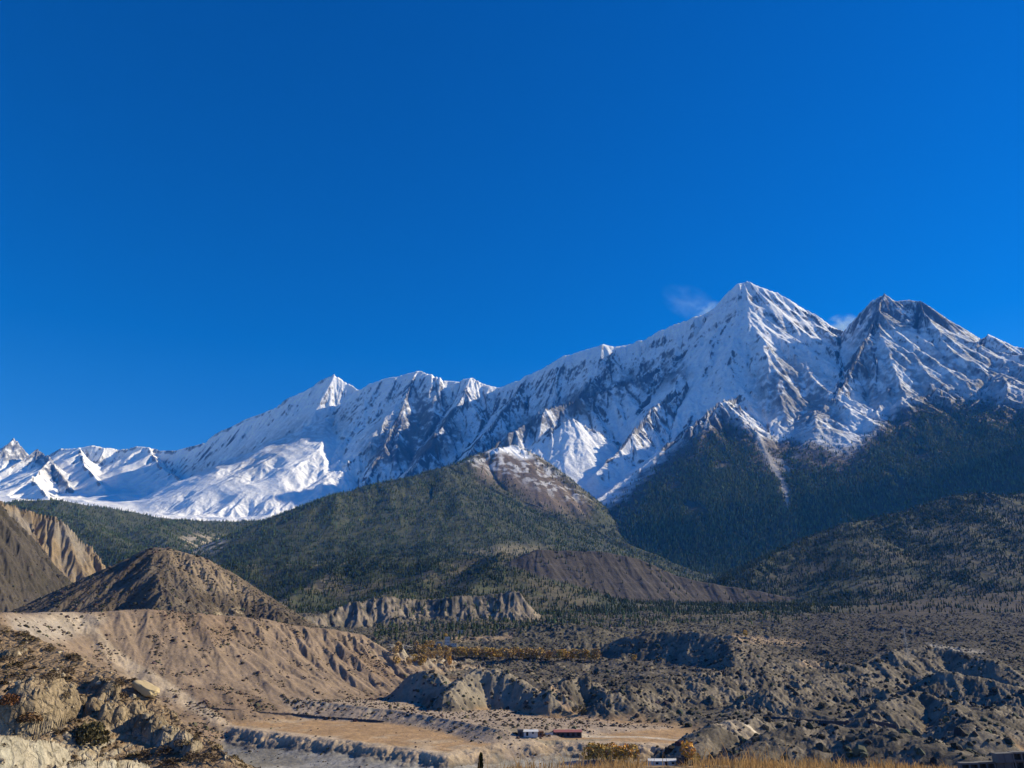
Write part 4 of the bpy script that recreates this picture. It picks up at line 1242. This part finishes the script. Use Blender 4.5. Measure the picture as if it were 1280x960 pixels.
def grass():
    r = np.random.default_rng(31)
    g, H = BANK['g'], BANK['H']
    u, v = proj(g.x, g.y, H)
    n1 = fbm(g.x, g.y, 2.5, 3, 130)
    d = (g.y > 12) * (g.y < 25) * sstep(575, 660, u) * sstep(1240, 1160, u) * sstep(-.2, .25, n1 + .05) * (1 - .85 * inpoly(u, v, [(808, 985), (808, 930), (850, 930), (850, 985)], 6))
    n = 17000
    p = scatter(g, H, d, n, r)
    uu = proj(p[:, 0], p[:, 1], p[:, 2])[0]
    h = r.lognormal(-1.6, .4, n).clip(.06, .5) * np.interp(uu, [600, 700, 800, 950, 1180], [.7, 1.0, .9, 1.0, .55]) * (1 + .7 * fbm(p[None, :, 0], p[None, :, 1], 1.1, 3, 131)[0])
    tall = r.random(n) < .006
    h = np.where(tall & (uu < 1000), r.uniform(.5, .95, n), h)
    a = r.random(n) * 6.2832; w = r.uniform(.006, .013, n)
    lx, ly = r.normal(0, .28, n) * h, r.normal(0, .28, n) * h
    dx, dy = np.cos(a) * w, np.sin(a) * w * .3
    Z = np.zeros(n)
    b0 = p + np.stack([-dx, -dy, Z - .03], -1); b1 = p + np.stack([dx, dy, Z - .03], -1)
    m0 = p + np.stack([lx * .35 - dx * .7, ly * .35 - dy * .7, h * .6], -1); m1 = p + np.stack([lx * .35 + dx * .7, ly * .35 + dy * .7, h * .6], -1)
    tp = p + np.stack([lx, ly, h], -1)
    co = np.stack([b0, b1, m0, m1, tp], 1).reshape(-1, 3)
    i = (np.arange(n) * 5)[:, None]
    tr = np.concatenate([i + [0, 1, 3], i + [0, 3, 2], i + [2, 3, 4]])
    c = np.array([[.54, .35, .14]]) * (1 + .3 * r.normal(0, 1, (n, 1)).clip(-1.6, 1.6)); wv = r.random((n, 1)) * .5
    c = c * (1 - wv) + np.array([[.40, .20, .07]]) * wv
    o = link('grass', mesh_np('grass', co, tris=tr, col=np.repeat(c, 5, 0), smooth=False, mats=(MT['straw'],)))
    set_props(o, 'tall dry golden grass on the bank in the foreground', 'grass', None, 'stuff')
grass()

# ------------------------------------------------------------------ clouds and air
def cloud(name, u, v, Y, rx, ry, rz, dens, tilt, label, sc):
    m = bpy.data.materials.new('cloud_vapour'); m.use_nodes = True
    n = m.node_tree; n.nodes.remove(n.nodes['Principled BSDF']); out = n.nodes['Material Output']
    pv = n.nodes.new('ShaderNodeVolumePrincipled'); pv.inputs['Color'].default_value = (.72, .93, 1, 1); pv.inputs['Anisotropy'].default_value = .2
    tc = n.nodes.new('ShaderNodeTexCoord')
    ln = n.nodes.new('ShaderNodeVectorMath'); ln.operation = 'LENGTH'; n.links.new(tc.outputs['Object'], ln.inputs[0])
    no = n.nodes.new('ShaderNodeTexNoise'); no.inputs['Scale'].default_value = sc; no.inputs['Detail'].default_value = 5; no.inputs['Roughness'].default_value = .6
    n.links.new(tc.outputs['Object'], no.inputs['Vector'])
    a = n.nodes.new('ShaderNodeMapRange'); a.inputs['From Min'].default_value = 1.0; a.inputs['From Max'].default_value = .1; n.links.new(ln.outputs['Value'], a.inputs['Value'])
    b = n.nodes.new('ShaderNodeMapRange'); b.inputs['From Min'].default_value = .42; b.inputs['From Max'].default_value = .75; n.links.new(no.outputs['Fac'], b.inputs['Value'])
    k = n.nodes.new('ShaderNodeMath'); k.operation = 'MULTIPLY'; n.links.new(a.outputs[0], k.inputs[0]); n.links.new(b.outputs[0], k.inputs[1])
    k2 = n.nodes.new('ShaderNodeMath'); k2.operation = 'MULTIPLY'; n.links.new(k.outputs[0], k2.inputs[0]); k2.inputs[1].default_value = dens
    n.links.new(k2.outputs[0], pv.inputs['Density']); n.links.new(pv.outputs[0], out.inputs['Volume'])
    import bmesh
    me = bpy.data.meshes.new(name); bm = bmesh.new(); bmesh.ops.create_icosphere(bm, subdivisions=3, radius=1.0); bm.to_mesh(me); bm.free()
    me.materials.append(m)
    o = link(name, me); o.location = P(u, v, Y); o.scale = (rx, ry, rz); o.rotation_euler = (0, tilt, 0)
    set_props(o, label, 'cloud', None, 'stuff')
cloud('cloud', 864, 380, 16500, 800, 500, 400, .0007, .45, 'thin wisp of cloud left of the highest summit', 2.2)
cloud('cloud', 1054, 408, 16500, 460, 400, 300, .006, 0, 'small bright cloud behind the notch between the two summits', 1.8)
cloud('cloud', 885, 388, 16500, 380, 300, 200, .004, -.4, 'small cloud clinging to the ridge left of the summit', 1.8)

def haze():
    m = bpy.data.materials.new('haze_air'); m.use_nodes = True
    n = m.node_tree; n.nodes.remove(n.nodes['Principled BSDF'])
    pv = n.nodes.new('ShaderNodeVolumePrincipled')
    pv.inputs['Color'].default_value = (.02, .26, 1.0, 1)
    pv.inputs['Absorption Color'].default_value = (1, 1, 1, 1)
    pv.inputs['Density'].default_value = 2.1e-5
    n.links.new(pv.outputs[0], n.nodes['Material Output'].inputs['Volume'])
    mb = MB(); mb.box(-13500, 13500, -300, 15000, -120, 5300)
    o = mb.build('haze', m); o['kind'] = 'stuff'; o['label'] = 'thin blue air between the camera and the mountains'; o['category'] = 'haze'
haze()
